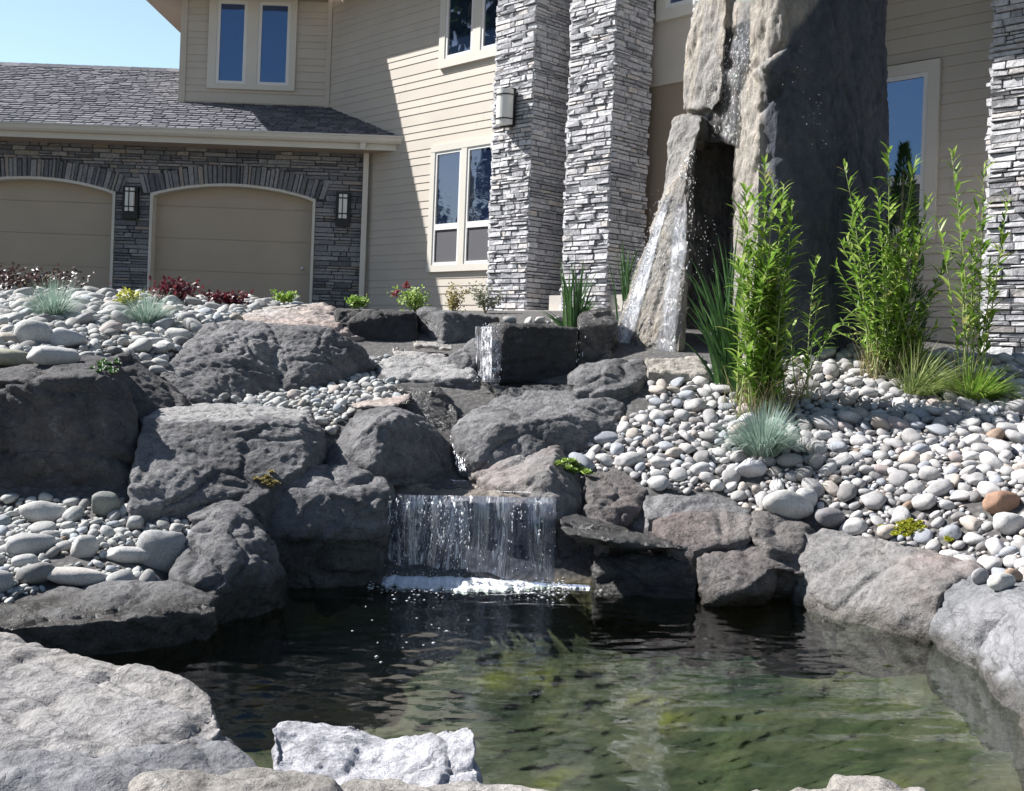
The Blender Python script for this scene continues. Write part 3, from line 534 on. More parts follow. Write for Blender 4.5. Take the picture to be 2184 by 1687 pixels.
# ------------------------------------------------------------------ rock tower with its waterfall
def back_pts(h, back, drop=None):
    pts = [P(*q) for q in h]; out = list(pts)
    for p in pts: out.append(EYE + (p - EYE) * (1 + back / p.y))
    if drop is not None:
        for p in pts: out.append(Vector((p.x, p.y, drop))); out.append(Vector((p.x, p.y + back, drop)))
    return out
TK = 1.10     # distance scale of the tower
def tk(h): return [(x, y, d * TK) for x, y, d in h]
TW = [back_pts(tk([(1528, -160, 8.62), (1505, 42, 8.72), (1470, 100, 8.82), (1463, 236, 8.82), (1485, 300, 8.58), (1570, 312, 8.15), (1612, 320, 7.9), (1622, 150, 7.85), (1668, 85, 7.75), (1660, -160, 7.75)]), 0.35),
      back_pts(tk([(1580, 140, 7.95), (1622, 150, 7.65), (1622, 330, 7.6), (1614, 560, 7.5), (1626, 780, 7.45), (1566, 780, 7.65), (1573, 560, 7.8), (1575, 330, 7.95)]), 0.3, 0.9),
      back_pts(tk([(1667, -160, 7.6), (1674, 85, 7.55), (1626, 150, 7.65), (1622, 400, 7.6), (1628, 780, 7.5), (1845, 780, 8.0), (1884, 480, 8.3), (1895, 290, 8.4), (1890, 150, 8.4), (1886, -160, 8.4), (1760, 780, 7.55), (1770, -160, 7.8)]), 0.25, 0.9),
      back_pts(tk([(1526, -160, 8.5), (1500, 45, 8.58), (1463, 100, 8.68), (1457, 234, 8.68), (1520, 236, 8.3), (1538, 210, 8.2), (1549, 70, 8.2), (1552, -160, 8.25)]), 0.3),
      back_pts(tk([(1602, -160, 7.78), (1666, -160, 7.5), (1672, 82, 7.5), (1640, 120, 7.56), (1600, 150, 7.75)]), 0.3),
      back_pts(tk([(1605, 155, 7.6), (1692, 92, 7.52), (1680, 170, 7.46), (1630, 140, 7.4), (1640, 205, 7.5)]), 0.3),
      back_pts(tk([(1456, 246, 8.55), (1438, 250, 8.6), (1425, 310, 8.5), (1416, 400, 8.4), (1462, 400, 8.1), (1468, 335, 8.15), (1484, 300, 8.2), (1500, 250, 8.28)]), 0.3),
      back_pts(tk([(1417, 395, 8.4), (1468, 335, 8.15), (1466, 430, 8.05), (1400, 450, 8.3)]), 0.25),
      back_pts(tk([(1410, 420, 8.35), (1466, 420, 8.05), (1468, 540, 7.88), (1452, 660, 7.75), (1447, 780, 7.65), (1288, 780, 8.1), (1330, 680, 8.25), (1385, 510, 8.3)]), 0.22, 0.9),
      back_pts(tk([(1470, 230, 8.75), (1600, 230, 8.75), (1610, 780, 8.6), (1440, 780, 8.7)]), 0.15, 0.9)]
tme = rockmesh(TW, voxel=0.018, smooth=1, amp=0.012, crag=0.028, fine=0.009, seed=77, freq=2.6, zs=0.5)
tco = np.empty(len(tme.vertices) * 3); tme.vertices.foreach_get('co', tco); tco = tco.reshape(-1, 3)
tpoly = [tuple(p.vertices) for p in tme.polygons]
TBV = BVHTree.FromPolygons([Vector(c) for c in tco], tpoly)
ROCKBV.append((tco.copy(), tpoly))
wetA = [(1550, 60), (1598, 40), (1600, 150), (1578, 200), (1578, 318), (1500, 318), (1512, 245), (1540, 205)]
wet = np.zeros(len(tco))
for i, c in enumerate(tco):
    x, y = proj(c)
    if inpoly(x + 9 * noise.noise(Vector(c) * 9), y, wetA): wet[i] = 1.0
    elif inpoly(x, y, [(1482, 318), (1570, 318), (1566, 780), (1450, 780), (1480, 540)]) and c[1] > 8.75: wet[i] = 0.85  # cave recess: its shade darkened into the colour by this mask
    elif inpoly(x, y, [(1425, 420), (1482, 330), (1482, 560), (1450, 780), (1280, 790), (1370, 540)]): wet[i] = 0.35
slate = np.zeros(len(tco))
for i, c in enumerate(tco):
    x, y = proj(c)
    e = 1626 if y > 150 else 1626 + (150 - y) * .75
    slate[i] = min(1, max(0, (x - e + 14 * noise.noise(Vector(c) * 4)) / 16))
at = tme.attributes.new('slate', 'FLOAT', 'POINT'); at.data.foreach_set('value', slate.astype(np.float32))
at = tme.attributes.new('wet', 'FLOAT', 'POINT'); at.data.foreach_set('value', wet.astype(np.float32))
tower_loc = Vector((2.1, 9.0, 0.9))
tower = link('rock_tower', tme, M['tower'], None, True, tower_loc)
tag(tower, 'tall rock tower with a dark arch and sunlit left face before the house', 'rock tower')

# ------------------------------------------------------------------ falling water
def blob(mb, c, r, axis=None, k=1.0):
    c = Vector(c)
    z = Vector(axis).normalized() if axis is not None else Vector((0, 0, 1))
    x = z.orthogonal().normalized(); y = z.cross(x)
    vs_ = [c + z * r * k, c - z * r * k, c + x * r, c - x * r, c + y * r, c - y * r]
    mb.add(vs_, [(0, 2, 4), (0, 4, 3), (0, 3, 5), (0, 5, 2), (1, 4, 2), (1, 3, 4), (1, 5, 3), (1, 2, 5)])

# waterfall into the pool
wf = empty('waterfall', 'low wide waterfall curtain pouring off the slab lip into the pool', 'waterfall', P(1005, 1235, 6.05))
mb = MB(); nxs, nzs = 46, 14
L0, L1 = P(826, 1062, 6.12), P(1186, 1070, 6.12)
for j in range(nzs + 1):
    t = j / nzs
    for i in range(nxs + 1):
        a = i / nxs
        p = L0.lerp(L1, a)
        wob = 0.03 * noise.noise(Vector((a * 9, t * 0.7, 3)))
        mb.v.append((p.x + 0.02 * noise.noise(Vector((a * 5, t * 2, 9))), p.y - 0.03 - 0.07 * math.sqrt(t) + wob, p.z + 0.025 - t * (p.z + 0.045))); mb.c.append((a * .97, t * .45, min(1, max(.12, .72 + 1.1 * noise.noise(Vector((a * 7, t * .5, 4))))) * min(1, 9 * min(a, 1 - a) + .25), 1))
for j in range(nzs):
    for i in range(nxs): mb.f.append((j * (nxs + 1) + i, j * (nxs + 1) + i + 1, (j + 1) * (nxs + 1) + i + 1, (j + 1) * (nxs + 1) + i))
part(mb, 'curtain', M['curtain'], wf, True)
mb = MB()
streaks = [(835, 1.0, 0.35), (850, .8, .3), (872, .7, .2), (905, .7, .3), (942, .95, .9), (948, .8, .7), (985, .7, .5), (988, .6, 1.0), (1095, .6, .6), (1110, .5, .25), (1150, .5, .5), (925, .6, 1.0), (1005, .4, 1.0)]
for _ in range(300):
    a = random.random() ** 1.15; t = random.random() ** 0.9
    if random.random() < 0.5: a = random.random() * 0.5
    p = L0.lerp(L1, a); q = (p.x, p.y - 0.06 - 0.08 * math.sqrt(t) - 0.03 * random.random(), p.z + 0.02 - t * p.z)
    blob(mb, q, random.uniform(0.0015, 0.0038), (random.uniform(-.2, .2), 0, 1), random.uniform(1, 2.2))
for sx_, wgt, ln in streaks:
    for _ in range(int(20 * wgt * (0.4 + ln))):
        t = random.random() * ln * 0.95
        p = P(sx_ + random.gauss(0, 4.0 * wgt * (1 - 0.5 * t)), 1064 + 0.03 * (sx_ - 830), 6.06)
        blob(mb, (p.x, p.y - 0.03 - 0.07 * math.sqrt(t) - .02 * random.random(), p.z + 0.02 - t * p.z), random.uniform(0.002, 0.005), (0, 0, 1), random.uniform(1.5, 4.5))
tag(part(mb, 'droplets', M['foam'], wf, True), kind='stuff')
mb = MB()
def wpt(x, y, z=0.0):
    d = 1.3 * F / (y - (CY + ROLL * (x - CX))); p = P(x, y, d); return Vector((p.x, p.y, z))
nfx, nfy = 150, 8
for i in range(nfx + 1):
    x = 782 + (1262 - 782) * i / nfx; e = max(0.0, 1 - abs((x - 965) / 235) ** 2.2); c = 1238 + 0.03 * (x - 830)
    e = max(e, 0.22 if 1100 < x < 1262 else 0.1)
    top = c - 5 * e + 3 * noise.noise(Vector((x * .09, 1, 0))); bot = c + 16 * e + 15 * e * noise.noise(Vector((x * .06, 7, 0))) + 5 * noise.noise(Vector((x * .25, 3, 0)))
    for j in range(nfy + 1):
        f = j / nfy; q = wpt(x, top + (bot - top) * f)
        q.z = (0.028 * e * math.sin(math.pi * min(1, f * 1.4 + .12)) if f < .63 else 0.004 * (1 - f)) * (1 + .5 * noise.noise(q * 14)) + (0.003 if f < 1 else -.012)
        if i in (0, nfx) or j == 0: q.z = -.012
        mb.v.append(tuple(q))
for i in range(nfx):
    for j in range(nfy): mb.f.append((i * (nfy + 1) + j, i * (nfy + 1) + j + 1, (i + 1) * (nfy + 1) + j + 1, (i + 1) * (nfy + 1) + j))
for _ in range(800):
    x = random.uniform(785, 1215); c = 1240 + 0.03 * (x - 830); y = c + random.gauss(4, 11)
    q = wpt(x, y, abs(random.gauss(0, 0.012))); blob(mb, q, random.uniform(0.0015, 0.004), (1, random.uniform(-.4, .4), 0), random.uniform(1, 4))
for _ in range(35):
    x = random.gauss(890, 60); y = random.uniform(1258, 1430)
    if random.random() < (y - 1250) / 240: continue
    blob(mb, wpt(x, y), random.uniform(0.002, 0.005), (1, random.uniform(-.3, .3), 0), random.uniform(1, 3.5))
tag(part(mb, 'splash_foam', M['foam'], wf, True), kind='stuff')

# water on the lip slab and the small upper pool
def sheet(name, pts, z, mat):
    ring = []
    for (x, y, d) in pts:
        p = P(x, y, d); ring.append((p.x, p.y, z))
    mb = MB(); mb.add(ring, [tuple(range(len(ring)))]); o = mb.build(name, mat)
    return tag(o, kind='structure')
zlip = P(1000, 1066, 6.15).z + 0.03
sheet('stream_water', [(822, 1040, 6.5), (1190, 1042, 6.5), (1230, 1035, 6.7), (1150, 1015, 7.2), (900, 1010, 7.3), (800, 1030, 6.6)], zlip - .06, M['stream'])
sheet('upper_pool_water', [(1030, 830, 7.6), (1260, 835, 7.6), (1250, 800, 8.3), (1010, 795, 8.4)], P(1130, 815, 7.9).z, M['stream'])

# cascade on the tower
cas = empty('cascade', 'white water running down the sloping buttress of the rock tower', 'waterfall', P(1360, 770, 8.0))
def on_tower(x, y):
    o = Vector((0, 0, H)); d = (P(x, y, 1.0) - o).normalized()
    hit = TBV.ray_cast(o, d)
    return hit
def veil(name, L, Rr, n=40, m=12, dfall=8.95, k=1.0):
    # thin sheet of water lying on the rock between two guide lines
    mb = MB()
    def along(pts, t):
        u = t * (len(pts) - 1); i = min(int(u), len(pts) - 2); f = u - i
        return pts[i][0] * (1 - f) + pts[i + 1][0] * f, pts[i][1] * (1 - f) + pts[i + 1][1] * f
    dl = dfall; ln = 0.0; prev = None
    for j in range(n + 1):
        t = j / n; a, b = along(L, t), along(Rr, t)
        rowp = []
        for i in range(m + 1):
            f = i / m; x, y = a[0] * (1 - f) + b[0] * f, a[1] * (1 - f) + b[1] * f
            h = on_tower(x, y)
            c = h[0] if h[0] is not None and abs(h[0].y - dl) < .7 else P(x, y, dl)
            dl = dl * .6 + c.y * .4
            c = c - (c - Vector((0, 0, H))).normalized() * 0.022
            rowp.append(c)
        if prev is not None: ln += (rowp[m // 2] - prev).length
        prev = rowp[m // 2]
        wd = (rowp[-1] - rowp[0]).length
        for i, c in enumerate(rowp): mb.v.append(tuple(c)); fd = min(1, 2.2 * math.sin(math.pi * i / m)) * min(1, j / n * 5) * k * (0.75 + .6 * noise.noise(Vector((i * .4, j * .25, len(mb.v) * .001 + n)))); mb.c.append((i / m * wd, ln, max(0, fd), 1))
    for j in range(n):
        for i in range(m): mb.f.append((j * (m + 1) + i, j * (m + 1) + i + 1, (j + 1) * (m + 1) + i + 1, (j + 1) * (m + 1) + i))
    return part(mb, name, M['veil'], cas, True)
veil('veil', [(1418, 415), (1385, 505), (1352, 610), (1322, 690), (1290, 770)], [(1432, 415), (1406, 505), (1380, 610), (1358, 690), (1334, 770)], k=3.2)
veil('veil', [(1440, 430), (1430, 540), (1412, 640), (1395, 770)], [(1466, 430), (1462, 540), (1446, 640), (1440, 770)], 30, 12, k=1.0)
veil('veil', [(1572, 40), (1548, 130), (1540, 200), (1535, 300)], [(1606, 40), (1590, 130), (1572, 200), (1568, 300)], 26, 10, 8.9, k=.25)
mb = MB()
paths = [([(1420, 420), (1400, 490), (1378, 560), (1350, 640), (1325, 700), (1300, 765)], 8, 900, (0.002, 0.0055)),
         ([(1425, 430), (1415, 520), (1400, 600), (1370, 690), (1340, 765)], 16, 160, (0.0025, 0.005)),
         ([(1445, 560), (1435, 620), (1420, 690), (1400, 760)], 13, 120, (0.0025, 0.005)),
         ([(1560, 95), (1545, 140), (1535, 200), (1540, 290)], 14, 120, (0.002, 0.005)),
         ([(1590, 60), (1585, 110), (1575, 150), (1560, 230), (1570, 305)], 8, 130, (0.002, 0.005)),
         ([(1460, 380), (1468, 350), (1480, 330)], 8, 80, (0.003, 0.006)),
         ([(1250, 668), (1235, 730), (1228, 790)], 12, 120, (0.0025, 0.0055)),
         ([(1475, 360), (1470, 420), (1476, 500), (1460, 600)], 5, 90, (0.0025, 0.006))]
for pth, sp, cnt, rr in paths:
    for _ in range(cnt):
        u = random.random() * (len(pth) - 1); i = int(u); f = u - i
        x = pth[i][0] * (1 - f) + pth[i + 1][0] * f + random.gauss(0, sp); y = pth[i][1] * (1 - f) + pth[i + 1][1] * f + random.gauss(0, 5)
        hit = on_tower(x, y)
        if hit[0] is None:
            c = P(x, y, 8.9 if x > 1290 else 8.15) if random.random() < 0.35 else None
            if c is None: continue
        else:
            c = hit[0] + hit[1] * random.uniform(0.0, 0.02)
        dx = pth[min(i + 1, len(pth) - 1)][0] - pth[i][0]; dy = pth[i + 1][1] - pth[i][1]
        blob(mb, c, random.uniform(*rr), (dx / max(1, abs(dy)), 0, -1), random.uniform(1, 4.0))
tag(part(mb, 'white_water', M['foam'], cas, True), kind='stuff')
mb = MB()
for _ in range(150):
    pth = random.choice([((1425, 400), (1370, 560)), ((1380, 500), (1340, 620)), ((1500, 600), (1520, 480)), ((1700, 100), (1760, 300))])
    f = random.random(); x = pth[0][0] * (1 - f) + pth[1][0] * f + random.gauss(-8, 16); y = pth[0][1] * (1 - f) + pth[1][1] * f + random.gauss(0, 12)
    blob(mb, P(x, y, 8.1 if x > 1480 else 8.7), random.uniform(0.002, 0.0045))
tag(part(mb, 'spray', M['foam'], cas, True), kind='stuff')
# small spill from the box stone and rivulet beside the big boulder
sp = empty('spill', 'clear water spilling over the left end of the black box stone', 'waterfall', P(1045, 800, 8.2))
mb = MB()
for j in range(9):
    t = j / 8
    for i in range(5):
        p = P(1020 + 36 * i / 4 - 2 * t, 697 + t * 112, 8.3 - 0.3 * (i / 4) + 0.1 * (1 - i / 4)); mb.v.append((p.x - 0.02, p.y - 0.07 - 0.03 * t, p.z)); mb.c.append((i * .035, t * .4, .8, 1))
for j in range(8):
    for i in range(4): mb.f.append((j * 5 + i, j * 5 + i + 1, j * 5 + i + 6, j * 5 + i + 5))
part(mb, 'curtain', M['curtain'], sp, True)
mb = MB()
for _ in range(150):
    y = random.uniform(690, 800); p = P(1046 + random.gauss(0, 9), y, 8.0); blob(mb, p, random.uniform(0.0025, 0.006), (0, 0, 1), random.uniform(1, 3))
for _ in range(60):
    p = P(random.gauss(1030, 20), random.gauss(803, 5), 7.9); blob(mb, p, random.uniform(0.003, 0.007))
tag(part(mb, 'droplets', M['foam'], sp, True), kind='stuff')
rv = empty('rivulet', 'thin rivulet trickling between the half black boulder and the large grey boulder', 'rivulet', P(985, 1000, 6.7))
mb = MB()
for _ in range(190):
    t = random.random(); p = P(968 + 22 * t + random.gauss(0, 5), 930 + 75 * t, 7.05 - 0.42 * t); blob(mb, p, random.uniform(0.003, 0.007), (0.2, -.3, -1), random.uniform(1, 3))
for _ in range(260):
    x = random.uniform(870, 1030); p = P(x, 1016 - 0.05 * (x - 870) + random.gauss(0, 2.5), 6.72); blob(mb, (p.x, p.y, zlip + 0.004), random.uniform(0.003, 0.009))
for _ in range(170):
    x = random.uniform(1060, 1190); p = P(x, 1030 + 0.22 * (x - 1060) + random.gauss(0, 4), 6.3); blob(mb, (p.x, p.y, zlip + 0.004), random.uniform(0.002, 0.005))
part(mb, 'white_water', M['foam'], rv, True)

# ------------------------------------------------------------------ house
house = empty('house', 'tan two storey house with stone garage front, angled entry and stone columns', 'house', (0, 17, 1.5))
class Plane:
    def __init__(s, O, ex, n): s.O = Vector(O); s.ex = Vector(ex).normalized(); s.n = Vector(n).normalized()
    def px(s, x, y):
        o = Vector((0, 0, H)); d = P(x, y, 1.0) - o
        t = (s.O - o).dot(s.n) / d.dot(s.n); q = o + d * t
        return (q - s.O).dot(s.ex), q.z
    def w(s, a, z, out=0.0):
        p = s.O + s.ex * a + s.n * out; return Vector((p.x, p.y, z))
R2 = math.sqrt(0.5)
GAR = Plane((-2.40, 17.7, 0), (1, 0, 0), (0, -1, 0))
BAY = Plane((-3.16, 18.54, 0), (1, 0, 0), (0, -1, 0))
ANG = Plane((-2.455, 17.7, 0), (R2, -R2, 0), (-R2, -R2, 0))
def off(pl, o): return Plane(pl.O + pl.n * o, pl.ex, pl.n)
ANGR = off(ANG, -0.7)

def pbox(mb, pl, a0, a1, z0, z1, o0, o1):
    mb.hexa([pl.w(a0, z0, o0), pl.w(a1, z0, o0), pl.w(a1, z1, o0), pl.w(a0, z1, o0), pl.w(a0, z0, o1), pl.w(a1, z0, o1), pl.w(a1, z1, o1), pl.w(a0, z1, o1)])

def ledge(mb, pl, a0, a1, z0, z1, rowh=(0.04, 0.105), ln=(0.10, 0.42), prot=(0.012, 0.06), cut=None, edge=0.0):
    z = z0
    while z < z1 - 0.01:
        h = min(random.uniform(*rowh), z1 - z)
        spans = [(a0, a1)]
        if cut: spans = cut(z, z + h, a0, a1)
        for s0, s1 in spans:
            a = s0 - random.uniform(0, edge)
            s1e = s1 + random.uniform(0, edge)
            while a < s1e - 0.01:
                L = random.uniform(*ln)
                b = min(a + L, s1e)
                if s1e - b < 0.06: b = s1e
                sub = [(z, z + h)] if h < 0.08 or random.random() < 0.6 else [(z, z + h * 0.5), (z + h * 0.5, z + h)]
                for q0, q1 in sub:
                    p = random.uniform(*prot); gg = 0.004; j = lambda: random.uniform(-0.007, 0.007)
                    pf = [max(0.006, p + random.uniform(-0.010, 0.010)) for _ in range(4)]
                    c = 0.006
                    mb.hexa([pl.w(a + gg, q0 + gg, 0), pl.w(b - gg, q0 + gg, 0), pl.w(b - gg, q1 - gg, 0), pl.w(a + gg, q1 - gg, 0),
                             pl.w(a + gg + c + j(), q0 + gg + c * .6 + j() * .6, pf[0]), pl.w(b - gg - c + j(), q0 + gg + c * .6 + j() * .6, pf[1]), pl.w(b - gg - c + j(), q1 - gg - c * .6 + j() * .6, pf[2]), pl.w(a + gg + c + j(), q1 - gg - c * .6 + j() * .6, pf[3])])
                a = b
        z += h

def siding(mb, pl, a0, a1, z0, z1, unit=0.115, lap=0.011):
    pat = [1.0, 1.0, 1.5]; k = 0; z = z0
    mb.quad(pl.w(a0, z0, -.004), pl.w(a1, z0, -.004), pl.w(a1, z1, -.004), pl.w(a0, z1, -.004))
    while z < z1:
        h = unit * pat[k % 3]; k += 1; zt = min(z + h, z1)
        x = a0 - random.uniform(0, 2.5)
        while x < a1:                                   # boards butt together at staggered joints
            x1 = x + random.uniform(2.4, 3.6); q0, q1 = max(x, a0), min(x1 - .003, a1)
            if q1 > q0: mb.quad(pl.w(q0, z, lap), pl.w(q1, z, lap), pl.w(q1, zt + 0.006, 0.002), pl.w(q0, zt + 0.006, 0.002))
            x = x1
        mb.quad(pl.w(a0, z, 0.0), pl.w(a1, z, 0.0), pl.w(a1, z, lap), pl.w(a0, z, lap))
        z += h

# garage front: ledgestone with two arched openings
gz0 = 1.45
gL, gTop = GAR.px(322, 412); gR, _ = GAR.px(674, 425)
_, gApex = GAR.px(497, 392)
bR, _ = GAR.px(248, 408); dW = gR - gL
doors = [(gL, gR), (bR - dW, bR)]
zs = gTop; rise = gApex - zs
def arch_z(a, d0, d1):   # height of the opening's arch at a
    hw = (d1 - d0) / 2; rad = (hw * hw + rise * rise) / (2 * rise); m = (d0 + d1) / 2
    return zs + rise - rad + math.sqrt(max(rad * rad - (a - m) ** 2, 0))
ring = 0.30
def gcut(z0, z1, a0, a1):
    zm = (z0 + z1) / 2; sp = [(a0, a1)]
    for d0, d1 in doors:
        m = (d0 + d1) / 2; hw = (d1 - d0) / 2
        if zm < zs: lo, hi = d0, d1
        else:
            rad = (hw * hw + rise * rise) / (2 * rise) + ring; cz = zs + rise + ring - rad
            if zm > cz + rad: continue
            e = math.sqrt(max(rad * rad - (zm - cz) ** 2, 0)); e = min(e, hw + 0.16); lo, hi = m - e, m + e
        ns = []
        for s0, s1 in sp:
            if hi <= s0 or lo >= s1: ns.append((s0, s1)); continue
            if lo > s0: ns.append((s0, lo))
            if hi < s1: ns.append((hi, s1))
        sp = ns
    return sp
ga1, geave = GAR.px(778, 312)
mb = MB()
ledge(mb, GAR, doors[1][0] - 0.9, ga1, gz0, geave + 0.12, cut=gcut, prot=(0.01, 0.045))
for d0, d1 in doors:
    a = d0 - 0.12
    while a < d1 + 0.12:
        wv = random.uniform(0.045, 0.10); b = min(a + wv, d1 + 0.14)
        p = random.uniform(0.02, 0.06); m = (d0 + d1) / 2
        tl = (a - m) * 0.10; tr = (b - m) * 0.10
        az0, az1 = arch_z(min(max(a, d0), d1), d0, d1), arch_z(min(max(b, d0), d1), d0, d1)
        hh = ring + random.uniform(-0.04, 0.02)
        q = [(a + .004, az0), (b - .004, az1), (b - .004 + tr * .6, az1 + hh), (a + .004 + tl * .6, az0 + hh)]
        mb.hexa([GAR.w(x, z, 0) for x, z in q] + [GAR.w(x + (.006 if i in (0, 3) else -.006), z, p + random.uniform(-.01, .01)) for i, (x, z) in enumerate(q)])
        a = b
part(mb, 'garage_wall', M['ledge_grey'], house)
# backing behind the stones, with arched holes
mb = MB()
def arch_pts(d0, d1, n=18): return [(d0 + (d1 - d0) * i / n, arch_z(d0 + (d1 - d0) * i / n, d0, d1)) for i in range(n + 1)]
edges_a = sorted(doors)
segs = [(doors[1][0] - 1.0, edges_a[0][0]), (edges_a[0][1], edges_a[1][0]), (edges_a[1][1], ga1)]
for s0, s1 in segs: mb.quad(GAR.w(s0, gz0 - .2, 0.002), GAR.w(s1, gz0 - .2, 0.002), GAR.w(s1, geave + .2, 0.002), GAR.w(s0, geave + .2, 0.002))
for d0, d1 in doors:
    ap = arch_pts(d0, d1)
    for (x0, q0), (x1, q1) in zip(ap, ap[1:]): mb.quad(GAR.w(x0, q0, .002), GAR.w(x1, q1, .002), GAR.w(x1, geave + .2, .002), GAR.w(x0, geave + .2, .002))
mb.quad(GAR.w(ga1, gz0 - .2, 0.0), GAR.w(ga1, gz0 - .2, -.3), GAR.w(ga1, geave + .2, -.3), GAR.w(ga1, geave + .2, 0))
part(mb, 'mortar_wall', M['basalt_dark'], house)
for k, (d0, d1) in enumerate(doors):
    mb = MB(); ap = arch_pts(d0, d1)
    # leaf made of horizontal sections, recessed
    zz = gz0 - .1; hsec = 0.53
    while zz < gApex:
        z1 = zz + hsec - 0.007
        prev = None
        xs = [d0 + (d1 - d0) * i / 18 for i in range(19)]
        for x0, x1 in zip(xs, xs[1:]):
            t0, t1 = min(z1, arch_z(x0, d0, d1)), min(z1, arch_z(x1, d0, d1))
            if t0 <= zz and t1 <= zz: continue
            mb.quad(GAR.w(x0, zz, -.17), GAR.w(x1, zz, -.17), GAR.w(x1, max(t1, zz), -.17), GAR.w(x0, max(t0, zz), -.17))
        mb.quad(GAR.w(d0, z1, -.17), GAR.w(d1, z1, -.17), GAR.w(d1, z1, -.185), GAR.w(d0, z1, -.185)) if z1 < zs else None
        zz += hsec
    for x0, x1 in zip(xs, xs[1:]): mb.quad(GAR.w(x0, gz0 - .2, -.186), GAR.w(x1, gz0 - .2, -.186), GAR.w(x1, arch_z(x1, d0, d1), -.186), GAR.w(x0, arch_z(x0, d0, d1), -.186))
    dr = part(mb, 'garage_door', M['door'], house)
    mb = MB()  # trim round the opening
    path = [(d0, gz0 - .1)] + ap + [(d1, gz0 - .1)]
    mid = ((d0 + d1) / 2, gz0 + 1)
    for (x0, q0), (x1, q1) in zip(path, path[1:]):
        def inn(x, q): return (x + (0.045 if x <= d0 + 1e-6 else -0.045 if x >= d1 - 1e-6 else 0), q - (0.045 if q > zs - 1e-6 else 0))
        (i0, r0), (i1, r1) = inn(x0, q0), inn(x1, q1)
        mb.quad(GAR.w(x0, q0, .035), GAR.w(x1, q1, .035), GAR.w(i1, r1, .035), GAR.w(i0, r0, .035))
        mb.quad(GAR.w(i0, r0, .035), GAR.w(i1, r1, .035), GAR.w(i1, r1, -.168), GAR.w(i0, r0, -.168))
        mb.quad(GAR.w(x0, q0, .035), GAR.w(x1, q1, .035), GAR.w(x1, q1, 0), GAR.w(x0, q0, 0))
    part(mb, 'door_trim', M['trim'], dr)
    if k == 0:
        a, z = off(GAR, -.165).px(645, 573); mb = MB(); blob(mb, GAR.w(a, z, -.15), 0.035); part(mb, 'handle', M['white_trim'], dr, True)

# bay (upper floor above the garage), side of bay, angled walls
bay0, bz0 = BAY.px(383, 225); bay1, _ = BAY.px(702, 232)
soff_z = H + 5.86
mb = MB(); siding(mb, BAY, bay0 + .09, bay1 - 0.07, bz0 - 0.15, soff_z, lap=.018); part(mb, 'bay_siding', M['siding'], house)
mb = MB()
pbox(mb, BAY, bay0 - .02, bay0 + .09, bz0 - .3, soff_z, -.1, 0.03); part(mb, 'corner_board', M['siding'], house); mb = MB(); pbox(mb, BAY, bay1 - .08, bay1 - .0, bz0 - .4, soff_z, 0, 0.03)
part(mb, 'corner_board', M['siding'], house)
mb = MB(); mb.quad(BAY.w(bay0, bz0 - .4, 0), BAY.w(bay0, bz0 - .4, -4), BAY.w(bay0, soff_z, -4), BAY.w(bay0, soff_z, 0)); part(mb, 'bay_side_wall', M['siding'], house)
mb = MB(); siding(mb, ANG, -1.25, 6.2, 1.3, soff_z); part(mb, 'angled_siding', M['siding'], house)
# entry: upper panel ends in a beam, flat dark panel for the shaded porch below it
ea0, ez = ANG.px(1370, 192)
mb = MB(); siding(mb, ANGR, 6.95, 13.5, 0.9, soff_z, lap=.022); part(mb, 'right_siding', M['siding'], house)

# porch recess: its shade painted as a thin dark panel in front of the siding between the second column and the third
mb = MB()
pbox(mb, ANG, 5.3, 8.2, ez, soff_z, 0.018, 0.06)
part(mb, 'entry_panel', M['siding'], house)
mb = MB()
pbox(mb, ANG, 5.0, 8.2, 1.8, ez, 0.02, 0.035)
part(mb, 'entry_wall', M['entry'], house)

# garage roof: shingle tabs
ev_y = 17.18; ev_z = P(500, 278, ev_y).z
slope = 0.52
ry = 20.55
def roof_z(y): return ev_z + (y - ev_y) * slope
mb = MB(); mb2 = MB()
xl, xr = -11.2, P(880, 290, ev_y).x
def xright(y): return min(xr - 0.0 - (y - ev_y) * 1.0 + 0.12, xr) if y > ev_y + .12 else xr
sl_len = math.hypot(1, slope)
row = 0.125; y = ev_y - 0.03; k = 0
up = Vector((0, 1, slope)).normalized(); nrm = Vector((0, -slope, 1)).normalized()
while y < ry:
    x = xl + random.uniform(-.1, .1)
    xe = xright(y) + .35 if y > ev_y + .2 else xr
    if y > 18.56: xe = bay0 + 0.6
    while x < xe:
        wd = random.choice([0.13, 0.17, 0.21, 0.25]); th = random.choice([0.006, 0.010, 0.015])
        x1 = min(x + wd, xe)
        if x1 - x < .02: break
        b = Vector((0, y, roof_z(y))) ; L = row * 1.25
        st = random.uniform(-0.016, 0.016)
        b = b + up * st
        tp = b + up * L
        q = [Vector((x, b.y, b.z)), Vector((x1 - .006, b.y, b.z)), Vector((x1 - .006, tp.y, tp.z)), Vector((x, tp.y, tp.z))]
        f = [v + nrm * (th + .012) for v in q[:2]] + [v + nrm * 0.006 for v in q[2:]]
        inset = 0.012
        f[0] = f[0] + Vector((inset, 0, 0)); f[1] = f[1] - Vector((inset, 0, 0))
        mb.hexa(q + f)
        x = x1
    y += row / sl_len * 1.0
roof = part(mb, 'roof', M['shingle'], house)
mb.v = []; mb.f = []
mb.quad((xl, ev_y, roof_z(ev_y) - .02), (xr, ev_y, roof_z(ev_y) - .02), (xr - 1.35, 18.6, roof_z(18.6) - .02), (xl, 18.6, roof_z(18.6) - .02))
mb.quad((xl, 18.6, roof_z(18.6) - .02), (xr - 1.35, 18.6, roof_z(18.6) - .02), (bay0 - .1, ry, roof_z(ry) - .02), (xl, ry, roof_z(ry) - .02))
mb.quad((xl, ry, roof_z(ry) - .02), (bay0 + 3, ry, roof_z(ry) - .02), (bay0 + 3, ry + 3.4, ev_z), (xl, ry + 3.4, ev_z))
